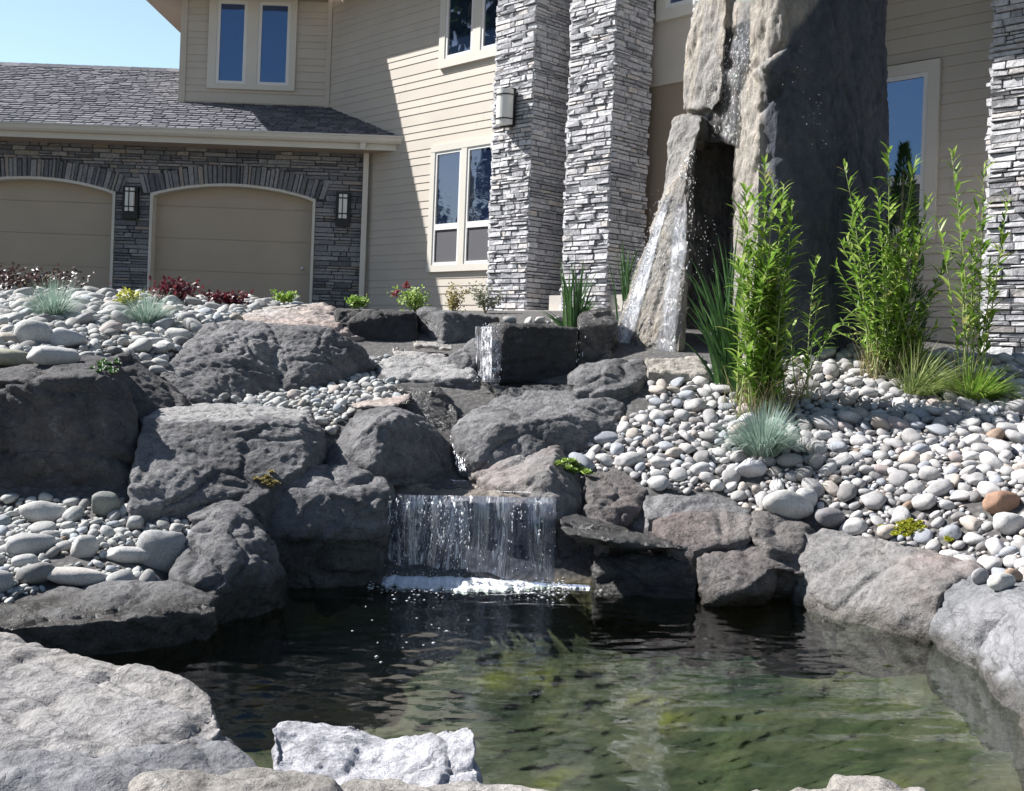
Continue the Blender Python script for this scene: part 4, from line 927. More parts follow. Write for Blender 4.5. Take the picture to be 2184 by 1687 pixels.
part(mb, 'roof_deck', M['basalt_dark'], roof)
mb = MB(); x = xl
while x < bay0 - .05:
    mb.hexa([(x, ry - .13, roof_z(ry) - .05), (x + .24, ry - .13, roof_z(ry) - .05), (x + .24, ry + .13, roof_z(ry) - .05), (x, ry + .13, roof_z(ry) - .05),
             (x, ry - .02, roof_z(ry) + .035), (x + .25, ry - .02, roof_z(ry) + .03), (x + .25, ry + .02, roof_z(ry) + .03), (x, ry + .02, roof_z(ry) + .035)]); x += .235
part(mb, 'ridge_cap', M['shingle'], roof)
# gutter (profile swept along x), fascia, soffit, downspout
def sweep(mb, prof, x0, x1):
    n = len(prof)
    vs_ = [(x0, a, b) for a, b in prof] + [(x1, a, b) for a, b in prof]
    mb.add(vs_, [(i, (i + 1) % n, n + (i + 1) % n, n + i) for i in range(n)] + [tuple(range(n))[::-1], tuple(range(n, 2 * n))])
gz = ev_z - 0.01
mb = MB(); sweep(mb, [(ev_y + .02, gz), (ev_y - .11, gz), (ev_y - .115, gz - .025), (ev_y - .10, gz - .03), (ev_y - .085, gz - .085), (ev_y - .05, gz - .12), (ev_y + .02, gz - .12)], xl, xr); part(mb, 'gutter', M['trim'], house)
mb = MB(); sweep(mb, [(ev_y + .025, gz - .015), (ev_y + .025, gz - .215), (ev_y + .06, gz - .215), (ev_y + .06, gz - .015)], xl, xr - .03); part(mb, 'fascia', M['trim'], house)
mb = MB(); sweep(mb, [(ev_y + .06, gz - .205), (17.72, gz - .205), (17.72, gz - .19), (ev_y + .06, gz - .19)], xl, xr - .05); part(mb, 'soffit', M['soffit'], house)
dx0 = P(777, 320, 17.6).x; dx1 = dx0 + .085
mb = MB(); mb.box(dx0, dx1, 17.56, 17.62, gz0, gz - .19); mb.hexa([(dx0, ev_y + .02, gz - .13), (dx1, ev_y + .02, gz - .13), (dx1, ev_y + .02, gz - .06), (dx0, ev_y + .02, gz - .06), (dx0, ev_y - .04, gz - .22), (dx1, ev_y - .04, gz - .22), (dx1, ev_y - .04, gz - .06), (dx0, ev_y - .04, gz - .06)])
part(mb, 'downspout', M['trim'], house)
# upper eaves
_a, _z = ANG.px(820, 130); _q = ANG.w(_a, _z); _q = _q + SUN * ((soff_z - _q.z) / SUN.z)
ic = Vector((_q.x, _q.y, 0))      # inner corner of the two eaves, where its shadow tells
mb = MB()
ex0 = bay0 + BAY.O.x - 0.75
mb.add([(ex0, ic.y, soff_z), (ic.x, ic.y, soff_z), (ic.x + .3, 18.9, soff_z), (ex0, 23, soff_z), (ex0, ic.y, soff_z + .22), (ic.x, ic.y, soff_z + .22), (ic.x + .3, 18.9, soff_z + .22), (ex0, 23, soff_z + .22)],
       [(0, 1, 2, 3), (4, 7, 6, 5), (0, 4, 5, 1), (1, 5, 6, 2), (2, 6, 7, 3), (3, 7, 4, 0)])
_o = (ic - ANG.O).dot(ANG.n)
ang_e = [ANG.w((ic - ANG.O).dot(ANG.ex), soff_z, _o), ANG.w(3.7, soff_z, _o), ANG.w(3.7, soff_z, -.4), ANG.w(-1.0, soff_z, -.4)]
lift = Vector((0, 0, .22))
mb.add([v + Vector((0, 0, .003)) for v in ang_e] + [v + lift for v in ang_e], [(0, 1, 2, 3), (4, 7, 6, 5), (0, 4, 5, 1), (1, 5, 6, 2), (2, 6, 7, 3), (3, 7, 4, 0)])
part(mb, 'upper_eave', M['soffit'], house)
mb = MB(); pbox(mb, ANG, 7.7, 14, 1.3 + 5.05, 1.3 + 5.25, -.7, 2.1); part(mb, 'porch_roof', M['soffit'], house)
mb = MB(); pbox(mb, ANG, 3.0, 7.7, soff_z, soff_z + .25, -.7, 0.9); part(mb, 'porch_ceiling', M['soffit'], house)

# columns of ledgestone
CK = dict(rowh=(.03, .082), ln=(.07, .30), prot=(.008, .042))
def column(L_px, a_w, z0, z1=8.2, depth=0.68, core=None, outp=0.85):
    pl = off(ANG, outp)
    a0, _ = pl.px(L_px, CY + 0.0)
    mb = MB()
    ledge(mb, pl, a0, a0 + a_w, z0, z1, edge=0.025, **CK)
    side = Plane(pl.w(a0 + a_w, 0, 0), (R2, R2, 0), (R2, -R2, 0)); ledge(mb, side, 0, depth, z0, z1, edge=0.025, **CK)
    ls = Plane(pl.w(a0, 0, -depth), (-R2, -R2, 0), (-R2, R2, 0)); ledge(mb, ls, 0, depth, z0, z1, edge=0.02)
    c = part(mb, 'stone_column', M['ledge'], house)
    mb = MB(); pbox(mb, pl, a0 + .003, a0 + a_w - .003, z0, z1, -depth, -.002); part(mb, 'core', M['basalt_dark'], c)
    return a0
zc = H + 0.5
c1 = column(1037, .70, zc); c2 = column(1196, .70, zc); c3 = column(1455, .72, zc); c4 = column(2098, .75, H - .25, 8.2, 1.4)
# porch steps
mb = MB()
s0, zt = off(ANG, 1.0).px(1062, 653); s1, _ = off(ANG, 1.0).px(1350, 640)
pbox(mb, ANG, s0, 7.4, H - .1, H + .50, -.1, 1.0)
pbox(mb, ANG, s0 + 0.72, 7.4, H - .1, H + .70, -.1, .80)
part(mb, 'porch_step', M['concrete'], house)

# windows: frame is the part, panes and sashes its sub-parts
def window(pl, a0, a1, z0, z1, cols, rail=None, trim=.11, sash=.05, mat='white_trim', glass='glass', sill=False):
    """trim rectangle a0..a1 z0..z1; cols = list of (x0,x1) sash openings; rail = height of a meeting rail"""
    mb = MB(); f0, f1 = 0.0, 0.055
    zb, zt = z0 + trim, z1 - trim
    xs = [a0] + [v for c in cols for v in c] + [a1]
    for i in range(0, len(xs), 2): pbox(mb, pl, xs[i], xs[i + 1], zb, zt, f0, f1)
    pbox(mb, pl, a0, a1, z0, zb, f0, f1 + .003); pbox(mb, pl, a0, a1, zt, z1, f0, f1 + .003)
    fr = part(mb, 'window', M['trim'], house)
    for c0, c1 in cols:
        lights = [(zb, zt)] if rail is None else [(zb, rail), (rail, zt)]
        mb = MB()
        for q0, q1 in lights:
            pbox(mb, pl, c0, c0 + sash, q0, q1, f0, .042); pbox(mb, pl, c1 - sash, c1, q0, q1, f0, .042)
            pbox(mb, pl, c0 + sash, c1 - sash, q0, q0 + sash, f0, .042); pbox(mb, pl, c0 + sash, c1 - sash, q1 - sash, q1, f0, .042)
        part(mb, 'sash', M[mat], fr)
        for i, (q0, q1) in enumerate(lights):
            mb = MB(); mb.quad(pl.w(c0 + sash, q0 + sash, .022), pl.w(c1 - sash, q0 + sash, .022), pl.w(c1 - sash, q1 - sash, .022), pl.w(c0 + sash, q1 - sash, .022))
            part(mb, 'pane', M['screen'] if (rail is not None and i == 0) else M[glass], fr)
    return fr
def pxa(pl, x, y): return pl.px(x, y)[0]
b0, zb = BAY.px(442, 189); b1, _ = BAY.px(629, 199); _, zt = BAY.px(640, 4)
window(BAY, b0, b1, zb, zt + .05, [(pxa(BAY, 460, 182), pxa(BAY, 524, 182)), (pxa(BAY, 548, 184), pxa(BAY, 616, 184))], trim=.085, sash=.055)
# upper angled window
a0, zb = ANG.px(940, 149); wz = zb
window(ANG, a0, a0 + 1.65, wz, wz + 2.0, [(a0 + .13, a0 + .75), (a0 + .92, a0 + 1.52)], trim=.13, sash=.05, glass='glass_sky')
# lower angled window
a0, zb = ANG.px(915, 581); _, zt = ANG.px(932, 312); _, rl = ANG.px(925, 486)
window(ANG, a0, a0 + 1.55, zb, zt, [(a0 + .10, a0 + .70), (a0 + .82, a0 + 1.45)], rail=rl, trim=.10, sash=.045, glass='glass_sky')
# right window
a1, zt = ANGR.px(2010, 126); _, zb = ANGR.px(1988, 512); _, rl = ANGR.px(1985, 381)
window(ANGR, a1 - 1.0, a1, zb, zt, [(a1 - .86, a1 - .13)], rail=rl, trim=.12, sash=.05)
# entry window
pe = off(ANG, 0.06); a0, zb = pe.px(1404, 49)
window(pe, a0, a0 + 1.0, zb, zb + 1.4, [(a0 + .14, a0 + .86)], trim=.13, sash=.06)

# wall lamps
def wall_lamp(pl, x0, y0, x1, y1, label, halfround=False):
    a0, zt = pl.px(x0, y0); a1, zb = pl.px(x1, y1); m = (a0 + a1) / 2
    root = empty('wall_lamp', label, 'wall lamp', pl.w(m, zb, 0), 'wall lamps of the house')
    Hh = zt - zb; Wd = (a1 - a0)
    mb = MB(); pbox(mb, pl, a0, a1, zb, zt, 0.0, 0.085 if not halfround else .05); part(mb, 'backplate', M['black_metal'], root)
    if not halfround:
        mb = MB(); pbox(mb, pl, a0 + Wd * .25, a0 + Wd * .80, zb + Hh * .22, zb + Hh * .93, 0.087, 0.14); part(mb, 'glass_shade', M['lamp_glass'], root)
        mb = MB()
        for f in (.34, .80): pbox(mb, pl, a0 + Wd * .22, a0 + Wd * .83, zb + Hh * f, zb + Hh * (f + .035), 0.085, 0.148)
        pbox(mb, pl, a0 + Wd * .47, a0 + Wd * .53, zb + Hh * .22, zb + Hh * .94, 0.085, 0.147)
        part(mb, 'bar', M['black_metal'], root)
    else:
        def halfcyl(mb, zlo, zhi, r, o0):
            n = 14; pts = [(m - r * math.cos(math.pi * i / n), o0 + r * 1.15 * math.sin(math.pi * i / n)) for i in range(n + 1)]
            vs_ = [pl.w(a, zlo, o) for a, o in pts] + [pl.w(a, zhi, o) for a, o in pts]; k = n + 1
            mb.add(vs_, [(i, i + 1, k + i + 1, k + i) for i in range(n)] + [tuple(range(k))[::-1], tuple(range(k, 2 * k))])
        mb = MB(); halfcyl(mb, zb + .02, zt - .02, Wd * .52, .05); part(mb, 'glass_shade', M['lamp_glass'], root, False)
        mb = MB()
        for f in (.17, .80): halfcyl(mb, zb + Hh * f, zb + Hh * (f + .03), Wd * .55, .05)
        part(mb, 'band', M['black_metal'], root)
    return root
PG = off(GAR, .03)
wall_lamp(PG, 266, 397, 296, 468, 'black wall lamp with barred white glass between the two garage doors')
wall_lamp(PG, 719, 411, 747, 484, 'black wall lamp with barred white glass beside the downspout')
PC = off(ANG, .85 + .06)
wall_lamp(PC, 1074, 194, 1098, 270, 'white half round wall lamp with black bands on the left stone column', True)

# ------------------------------------------------------------------ pebbles
allv = []; allf = []
for c, f in ROCKBV:
    n = len(allv); allv.extend([Vector(v) for v in c]); allf.extend([tuple(i + n for i in q) for q in f])
RBV = BVHTree.FromPolygons(allv, allf)
BEDS = {
 'right': [(1195, 905), (1240, 930), (1380, 880), (1390, 830), (1290, 800), (1390, 795), (1500, 785), (1700, 745), (2500, 720), (2500, 1340), (2184, 1265), (2110, 1222), (1900, 1178), (1740, 1145), (1690, 1120), (1600, 1090), (1400, 1045), (1290, 1005), (1235, 1000)],
 'left': [(-350, 600), (200, 605), (520, 640), (640, 655), (560, 680), (450, 690), (390, 740), (330, 800), (250, 760), (100, 775), (-350, 800)],
 'lower': [(-300, 1060), (300, 1070), (420, 1085), (430, 1120), (400, 1200), (330, 1245), (120, 1260), (-20, 1320), (-300, 1360)],
 'mid': [(440, 872), (470, 835), (540, 800), (640, 785), (720, 775), (830, 765), (870, 790), (840, 830), (870, 860), (760, 880), (700, 930), (660, 890)],
 'back': [(1010, 655), (1250, 655), (1250, 690), (1010, 690)],
}
PAL = [((0.452, 0.445, 0.440), 'pale grey'), ((0.390, 0.378, 0.372), 'light grey'), ((0.328, 0.320, 0.320), 'grey'), ((0.406, 0.359, 0.320), 'beige'),
       ((0.312, 0.328, 0.360), 'blue grey'), ((0.281, 0.203, 0.152), 'brown'), ((0.234, 0.226, 0.224), 'dark grey'), ((0.484, 0.468, 0.456), 'whitish'), ((0.374, 0.320, 0.304), 'pinkish')]
PW = [24, 22, 17, 8, 9, .7, 8, 11, 2]
def ico(sub):
    b = bmesh.new(); bmesh.ops.create_icosphere(b, subdivisions=sub, radius=1.0)
    v = np.array([q.co[:] for q in b.verts]); f = [tuple(x.index for x in p.verts) for p in b.faces]; b.free(); return v, f
IC2, IF2 = ico(2); IC3, IF3 = ico(3)
def pebble_shape(seed, base):
    rs = random.Random(seed); e = rs.uniform(0.75, 1.05)
    v = np.sign(base) * np.abs(base) ** e
    out = []
    o = Vector((seed * 5.1, seed * 2.2, seed))
    ang = rs.random() < 0.65
    pls = [(Vector((rs.gauss(0, 1), rs.gauss(0, 1), rs.gauss(0, 1))).normalized(), rs.uniform(.62, .95)) for _ in range(8)]
    for q in v:
        k = 1 + 0.20 * noise.noise(Vector(q) * 0.9 + o) + 0.07 * noise.noise(Vector(q) * 2.2 + o)
        if ang:
            u = Vector(q).normalized()
            for nn, hh in pls:
                dd = u.dot(nn)
                if dd > .05: k = min(k, hh / dd * 1.02)
        out.append(q * k)
    out = np.array(out); out[:, 0] *= rs.uniform(0.95, 1.4); out[:, 1] *= rs.uniform(0.7, 1.0); out[:, 2] *= rs.uniform(0.40, 0.66)
    return out
SH2 = [pebble_shape(i, IC2) for i in range(14)]; SH3 = [pebble_shape(i, IC3) for i in range(14)]
def scatter(bed, poly, n, rlo, rhi, pw, tight, placed, cell):
    pr = [P(x, y, 7) for x, y in poly]
    xs = np.array([p[0] for p in poly]); ys = np.array([p[1] for p in poly])
    # candidates in ground space so the density is even on the ground
    wx = [-5.2, 4.8] if bed in ('right', 'left') else [-3, 1]
    lim = {'right': (0.0, 4.2, 4.4, 8.9), 'left': (-5.0, -1.3, 5.9, 11.2), 'lower': (-2.9, -1.1, 4.3, 5.9), 'mid': (-2.5, -0.5, 6.6, 8.8), 'back': (-0.5, 0.8, 8.8, 9.8)}[bed]
    X = np.random.uniform(lim[0], lim[1], n); Y = np.random.uniform(lim[2], lim[3], n); Z = tz(X, Y)
    out = []
    for x, y, z in zip(X, Y, Z):
        sx, sy = proj((x, y, z))
        if not inpoly(sx, sy, poly): continue
        r = rlo + (rhi - rlo) * random.random() ** pw
        key = (int(x / cell), int(y / cell)); ok = True
        for i in (-1, 0, 1):
            for j in (-1, 0, 1):
                for (qx, qy, qr) in placed.get((key[0] + i, key[1] + j), ()):
                    if (qx - x) ** 2 + (qy - y) ** 2 < (tight * (qr + r)) ** 2: ok = False; break
                if not ok: break
            if not ok: break
        if not ok: continue
        hit = RBV.ray_cast(Vector((x, y, z + 0.6)), Vector((0, 0, -1)), 0.62)
        if hit[0] is not None and hit[0].z > z - r * 0.3: continue
        placed.setdefault(key, []).append((x, y, r)); out.append((x, y, z, r, bed))
    return out
stones = []
pl_ = {}
for bed, spec in (('right', [(2200, .052, .08, 1.8, .78), (12000, .032, .052, 1.3, .72), (50000, .014, .03, 1.2, .66)]),
                  ('left', [(500, .065, .10, 1.8, .78), (8000, .034, .06, 1.3, .72), (36000, .016, .034, 1.2, .66)]),
                  ('lower', [(90, .055, .08, 1.4, .78), (2500, .026, .048, 1.3, .72), (14000, .012, .026, 1.2, .66)]),
                  ('mid', [(450, .04, .055, 1.2, .8), (4000, .022, .04, 1.2, .76), (5000, .012, .02, 1.2, .72)]),
                  ('back', [(200, .04, .08, 1.2, .8), (800, .02, .04, 1.2, .76)])):
    pl_ = {}
    for (n, lo, hi, pw, ti) in spec: stones += scatter(bed, BEDS[bed], n, lo, hi, pw, ti, pl_, 0.27)
def visible(c):
    o = Vector((0, 0, H)); d = Vector(c) - o; L = d.length
    h = RBV.ray_cast(o, d.normalized(), L - 0.05)
    return h[0] is None
info = []
for (x, y, z, r, bed) in stones:
    sx, sy = proj((x, y, z)); inside = -30 < sx < 2214 and 0 < sy < 1687
    info.append((r / y if inside and visible((x, y, z + r * .5)) else 0))
order = np.argsort(-np.array(info))
N_IND = 285
LM = {'right': [((1625, 930), 'the right blue grass tuft'), ((1620, 870), 'the foot of the tallest willowy plant'), ((1945, 1146), 'the yellow sedum cushion'), ((1400, 785), 'the tower ledge stone'), ((1228, 1000), 'the green succulent'), ((1490, 1070), 'the long grey rim boulder'), ((1670, 1130), 'the brown cracked rim stone'), ((2135, 1075), 'the rust brown stone'), ((2120, 1235), 'the rim boulder stones'), ((1960, 842), 'the sprawling straw grass'), ((1170, 890), 'the large smooth grey boulder'), ((1740, 740), 'the short bent willowy shoot'), ((2080, 850), 'the trailing green mound')],
      'left': [((112, 660), 'the left blue grass tuft'), ((312, 680), 'the second blue grass tuft'), ((70, 715), 'the biggest pale left bank stone'), ((222, 784), 'the mossy plant on the black boulder'), ((500, 740), 'the ridged sloping boulder'), ((490, 650), 'the small crimson shrub'), ((70, 610), 'the dark purple shrub')],
      'lower': [((65, 1165), 'the big tilted grey stone'), ((95, 1095), 'the large pale flat stone'), ((345, 1180), 'the largest humped stone'), ((160, 1232), 'the long beige stone'), ((225, 1080), 'the dark greenish round stone'), ((178, 1170), 'the egg shaped stone')],
      'mid': [((800, 855), 'the thin bright slab'), ((570, 760), 'the ridged sloping boulder'), ((900, 800), 'the bright topped boulder'), ((690, 920), 'the gap between two big boulders')],
      'back': [((1130, 680), 'the black box stone')]}
DIRS = ['right of', 'above right of', 'above', 'above left of', 'left of', 'below left of', 'below', 'below right of']
PBM = []
for i in range(14):
    me = bpy.data.meshes.new('river_stone'); me.from_pydata([tuple(v) for v in SH3[i]], [], IF3); me.update(); me.materials.append(M['pebble'])
    me.polygons.foreach_set('use_smooth', [True] * len(me.polygons)); PBM.append(me)
# a few stones that stand out in the photograph
special = [((1130 / 1, 0), None)]
def surf(x, y, near=3.0):
    # first thing the line of sight through a photo point meets: a boulder or the ground
    o = Vector((0, 0, H)); dv = P(x, y, 1.0) - o
    h = RBV.ray_cast(o + dv * near, dv.normalized())
    dr = h[0].y if h[0] is not None else 99
    ds = np.arange(near, 14, 0.02); zz = tz(dv.x * ds, ds); ray = H + dv.z * ds
    k = np.argmax(ray < zz); dg = ds[k] if ray[k] < zz[k] else 99
    return o + dv * min(dr, dg)
def place_special(x, y, d, r, sc, colr, label, rz=0.3, tilt=0.0, zoff=0.3):
    p = surf(x, y + r * sc[2] * .5 / d * F); p.z += r * sc[2] * .55
    o = bpy.data.objects.new('river_stone', PBM[(int(x) + int(y)) % 14]); COL.objects.link(o)
    o.location = p; r *= .88; o.scale = (r * sc[0], r * sc[1], r * sc[2] * 1.5); o.rotation_euler = (tilt, 0.1, rz); o.color = (*colr, 1)
    tag(o, label, 'stone', 'loose river stones of the pebble beds'); SP.append((p, r * max(sc)))
SP = []
place_special(1600, 1000, 6.15, .085, (1.15, .9, 1.1), (0.595, 0.586, 0.614), 'white wedge shaped stone just below the blue grass clump', .2, .2)
place_special(2135, 1075, 5.5, .082, (1.2, .9, 1.0), (0.346, 0.211, 0.144), 'largest rust brown round stone near the right edge')
place_special(2150, 1118, 5.2, .085, (1.1, .9, 1.1), (0.528, 0.518, 0.509), 'big pale grey round stone below the rust brown stone')
place_special(2090, 1230, 4.86, .042, (1, .9, 1.1), (0.384, 0.384, 0.394), 'small grey round stone left of two on the smooth rim boulder')
place_special(2135, 1243, 4.74, .052, (1.15, .9, .95), (0.557, 0.538, 0.509), 'cream oval stone between two others on the smooth rim boulder')
place_special(2160, 1228, 4.80, .045, (1.1, .9, .9), (0.384, 0.269, 0.192), 'brown stone partly hidden behind the cream oval stone on the rim')
place_special(1770, 1105, 5.75, .082, (1.05, .9, 1.15), (0.230, 0.221, 0.230), 'dark angular block stone just behind the cracked rim stone')
place_special(1680, 1078, 5.95, .12, (1.25, .9, .9), (0.576, 0.562, 0.528), 'broad whitish stone lying behind the oval rim stone')
place_special(1720, 1065, 6.05, .07, (1, .9, 1.1), (0.538, 0.538, 0.528), 'pale stone leaning behind the broad whitish stone')
place_special(1620, 955, 6.75, .05, (1, .9, .9), (0.346, 0.230, 0.154), 'rusty stone half under the right blue grass clump')
place_special(1740, 985, 6.4, .055, (1, .9, 1.2), (0.432, 0.413, 0.394), 'upright grey stone right of the blue grass clump')
place_special(65, 1165, 5.2, .088, (1.15, .9, .85), (0.403, 0.403, 0.403), 'big tilted grey stone near the left edge of the lower bed', .6, .3)
place_special(95, 1095, 5.5, .10, (1.2, .9, .75), (0.480, 0.475, 0.456), 'large pale flat stone at the top of the lower left bed')
place_special(178, 1170, 5.15, .062, (.95, .9, 1.15), (0.451, 0.446, 0.432), 'upright egg shaped stone in the middle of the lower left bed')
place_special(275, 1185, 5.1, .085, (1.3, .8, .55), (0.480, 0.475, 0.461), 'long flat stone in the middle of the lower left bed')
place_special(345, 1180, 5.0, .115, (1.1, .8, 1.15), (0.346, 0.346, 0.346), 'largest humped grey stone beside the curved rim rock')
place_special(160, 1232, 4.85, .105, (1.45, .8, .6), (0.499, 0.470, 0.442), 'long beige stone resting behind the long rim rock')
place_special(225, 1080, 5.6, .075, (1, .9, 1.1), (0.230, 0.240, 0.221), 'dark greenish round stone against the huge near black boulder')
place_special(25, 765, 6.25, .11, (1.3, .9, .75), (0.346, 0.336, 0.259), 'mossy brown stone on the huge near black boulder')
place_special(110, 762, 6.35, .115, (1.2, .9, .6), (0.499, 0.499, 0.490), 'smooth pale domed stone on the huge near black boulder')
place_special(70, 715, 7.2, .115, (1.1, .9, 1.0), (0.480, 0.480, 0.461), 'biggest pale rounded stone on the left bank')
place_special(140, 725, 6.95, .10, (1.25, .9, .8), (0.480, 0.490, 0.499), 'pale domed stone right of the biggest stone on the left bank')
place_special(1050 + 38, 684, 9.0, .06, (1.1, .9, .6), (0.317, 0.307, 0.298), 'dark stone lying on the ledge behind the black box stone')
def near_special(x, y, z, r):
    return any((x - q.x) ** 2 + (y - q.y) ** 2 + (z - q.z) ** 2 < (0.8 * (r + s)) ** 2 for q, s in SP)
mass_v = []; mass_f = []; mass_c = []
cnt = 0; nv = 0
for idx in order:
    x, y, z, r, bed = stones[idx]
    if near_special(x, y, z + r * .4, r): continue
    ci = random.choices(range(len(PAL)), PW)[0]; colr, cname = PAL[ci]
    if bed in ('left', 'lower', 'mid'):
        if cname in ('pinkish', 'beige') and random.random() < .6: colr, cname = PAL[1]
        colr = (colr[0] * .94, colr[1] * .97, colr[2] * .95)
    jit = random.uniform(0.92, 1.26); colr = tuple(min(.7, c * jit) for c in colr)
    sh = random.randrange(14)
    hx = tz1(x + .03, y) - tz1(x - .03, y); hy = tz1(x, y + .03) - tz1(x, y - .03)
    nvec = Vector((-hx / .06 * .8 + random.gauss(0, .36), -hy / .06 * .8 + random.gauss(0, .36), 1)).normalized()
    rot = nvec.to_track_quat('Z', 'Y').to_matrix() @ Matrix.Rotation(random.uniform(0, 6.28), 3, 'Z')
    loc = Vector((x, y, z + r * random.uniform(.2, .45)))
    if cnt < N_IND - len(SP) and info[idx] > 0:
        o = bpy.data.objects.new('river_stone', PBM[sh]); COL.objects.link(o)
        o.matrix_world = Matrix.Translation(loc) @ rot.to_4x4() @ Matrix.Scale(r, 4); o.color = (*colr, 1)
        sx, sy = proj(loc); q = min(LM[bed], key=lambda q: (q[0][0] - sx) ** 2 + (q[0][1] - sy) ** 2)
        far = math.hypot(q[0][0] - sx, q[0][1] - sy); lm = ('just ' if far < 55 else 'well ' if far > 140 else '') + DIRS[int(round(math.atan2(q[0][1] - sy, sx - q[0][0]) / (math.pi / 4))) % 8] + ' ' + q[1]
        size = 'large' if r > .085 else 'mid sized' if r > .06 else 'small'
        asp = SH3[sh][:, 0].ptp() if hasattr(SH3[sh][:, 0], 'ptp') else np.ptp(SH3[sh][:, 0])
        form = 'flat' if np.ptp(SH3[sh][:, 2]) < 1.1 else 'round' if asp < 2.15 else 'oval'
        lb = f'{size} {cname} {form} stone {lm}'
        if len(lb.split()) > 16: lb = lb.replace('just ', '').replace('well ', '')
        tag(o, lb, 'stone', 'loose river stones of the pebble beds'); cnt += 1
    else:
        S = SH2[sh] * r; Q = S @ np.array(rot).T + np.array(loc)
        mass_v.append(Q); mass_f += [(a + nv, b + nv, c + nv) for a, b, c in IF2]; mass_c.append(np.tile([*colr, 1.0], (len(Q), 1))); nv += len(Q)
me = bpy.data.meshes.new('small_river_stones'); me.from_pydata(np.concatenate(mass_v).tolist(), [], mass_f); me.update()
at = me.color_attributes.new('Col', 'FLOAT_COLOR', 'POINT'); at.data.foreach_set('color', np.concatenate(mass_c).astype(np.float32).ravel())
o = link('small_river_stones', me, M['pebble_mass'], None, True)
tag(o, 'many small river stones filling the pebble beds between the larger ones', 'stones', kind='stuff')
print('stones', len(stones), 'individual', cnt + len(SP))

# ------------------------------------------------------------------ plants
def gz_at(x, y, d):
    q = surf(x, y)
    if abs(q.y - d) < .9: return q
    p = P(x, y, d); return Vector((p.x, p.y, tz1(p.x, p.y)))
lance = lambda t: max(0.03, math.sin(math.pi * min(1, t * 0.92 + 0.08)) ** 0.8)
def herb(label, base, stems, leaf=0.085, group=None, dense=1.0, name='willowy_plant'):
    """stems: list of (tip photo x, tip photo y, lean offset at base px)"""
    p = P(*base); b = Vector((p.x, p.y, tz1(p.x, p.y))); root = empty(name, label, 'plant', b, group)
    mg, ml, md = MB(), MB(), MB(); d = base[2]
    for (tx, ty, bo, dd) in stems:
        s = P(base[0] + bo, base[1], d + dd * .5); s = Vector((s.x, s.y, tz1(s.x, s.y))); e = P(tx, ty, d + dd)
        n = 10; pts = []
        ctrl = Vector((s.x * .72 + e.x * .28 + random.gauss(0, .03), s.y, s.z * .4 + e.z * .6))
        for i in range(n + 1):
            t = i / n; pts.append(s * (1 - t) ** 2 + ctrl * 2 * t * (1 - t) + e * t * t)
        Ls = (e - s).length
        mg.tube(pts, [0.0065 * (1 - .75 * i / n) for i in range(n + 1)], 5)
        nl = int(Ls * 40 * dense)
        for k in range(nl):
            t = 0.16 + 0.84 * (k + random.random()) / nl
            i = min(int(t * n), n - 1); p = pts[i].lerp(pts[i + 1], t * n - i)
            ax = (pts[i + 1] - pts[i]).normalized(); a = random.uniform(0, 6.283) if k % 2 else random.uniform(0, 6.283)
            rad = Vector((math.cos(a), math.sin(a), 0))
            el = random.uniform(0.5, 1.1) if t < .85 else random.uniform(.9, 1.8)
            dr = (rad + ax * el).normalized()
            L = leaf * random.uniform(.6, 1.45) * (0.75 + 0.5 * math.sin(math.pi * t))
            ml.blade(p, dr, dr.cross(Vector((0, 0, 1))) if abs(dr.z) < .98 else (1, 0, 0), L, L * random.uniform(.075, .125), random.uniform(.1, 1.1), 4, lance)
        for k in range(int(3 * dense) + 1):
            a = random.uniform(0, 6.283); q = s + Vector((random.gauss(0, .03), random.gauss(0, .03), 0)); h = random.uniform(.1, .34)
            md.tube([q, q + Vector((math.cos(a) * h * .25, math.sin(a) * h * .25, h * .6)), q + Vector((math.cos(a) * h * .5, math.sin(a) * h * .5, h))], [.003, .0025, .001], 4)
    part(mg, 'stem', M['stem_green'], root, True); part(ml, 'foliage', M['leaf_herb'], root); part(md, 'dry_stalk', M['bark_dry'], root)
    return root
R = random
st = [(1590, 405, -12, .0), (1608, 425, -8, .1), (1632, 345, 0, .05), (1650, 395, 8, -.05), (1672, 392, 14, .1), (1690, 430, 20, .05), (1575, 440, -20, 0)]
st += [(min(1705, max(1568, R.gauss(1636, 42))), R.uniform(530, 800), R.gauss(0, 24), R.uniform(-.15, .2)) for _ in range(34)]
herb('tallest bright green willowy plant in front of the pale tower pillar', (1622, 872, 7.3), st, .11, 'tall willowy plants by the rock tower', 1.15)
st = [(1800, 350, -40, 0), (1828, 420, -20, .1), (1895, 318, -10, .1), (1955, 330, 10, .1), (1980, 420, 25, 0), (1945, 400, 10, .2), (1870, 400, -10, .2)]
st += [(R.gauss(1900, 62), R.uniform(470, 730), R.gauss(0, 30), R.uniform(-.2, .25)) for _ in range(30)]
herb('wide leafy willowy plant below the right window', (1895, 778, 7.85), st, .10, 'tall willowy plants by the rock tower', 1.0)
st = [(2028, 325, -15, 0), (2040, 420, -8, .1), (2085, 430, 5, .1), (2100, 345, 15, .1), (2000, 470, -20, 0), (2150, 420, 20, .1), (2075, 520, 0, 0), (2050, 560, -5, -.1), (2110, 560, 15, 0), (2140, 520, 10, .2)]
herb('thin sparse willowy plant in front of the right stone column', (2072, 785, 7.5), st, .10, 'tall willowy plants by the rock tower', .8)
herb('single short bent willowy shoot before the dark tower side', (1712, 750, 7.5), [(1742, 552, 15, -.1), (1745, 640, 10, -.15), (1830, 655, 0, -.1), (1690, 690, -5, -.1)], .10, None, .9)

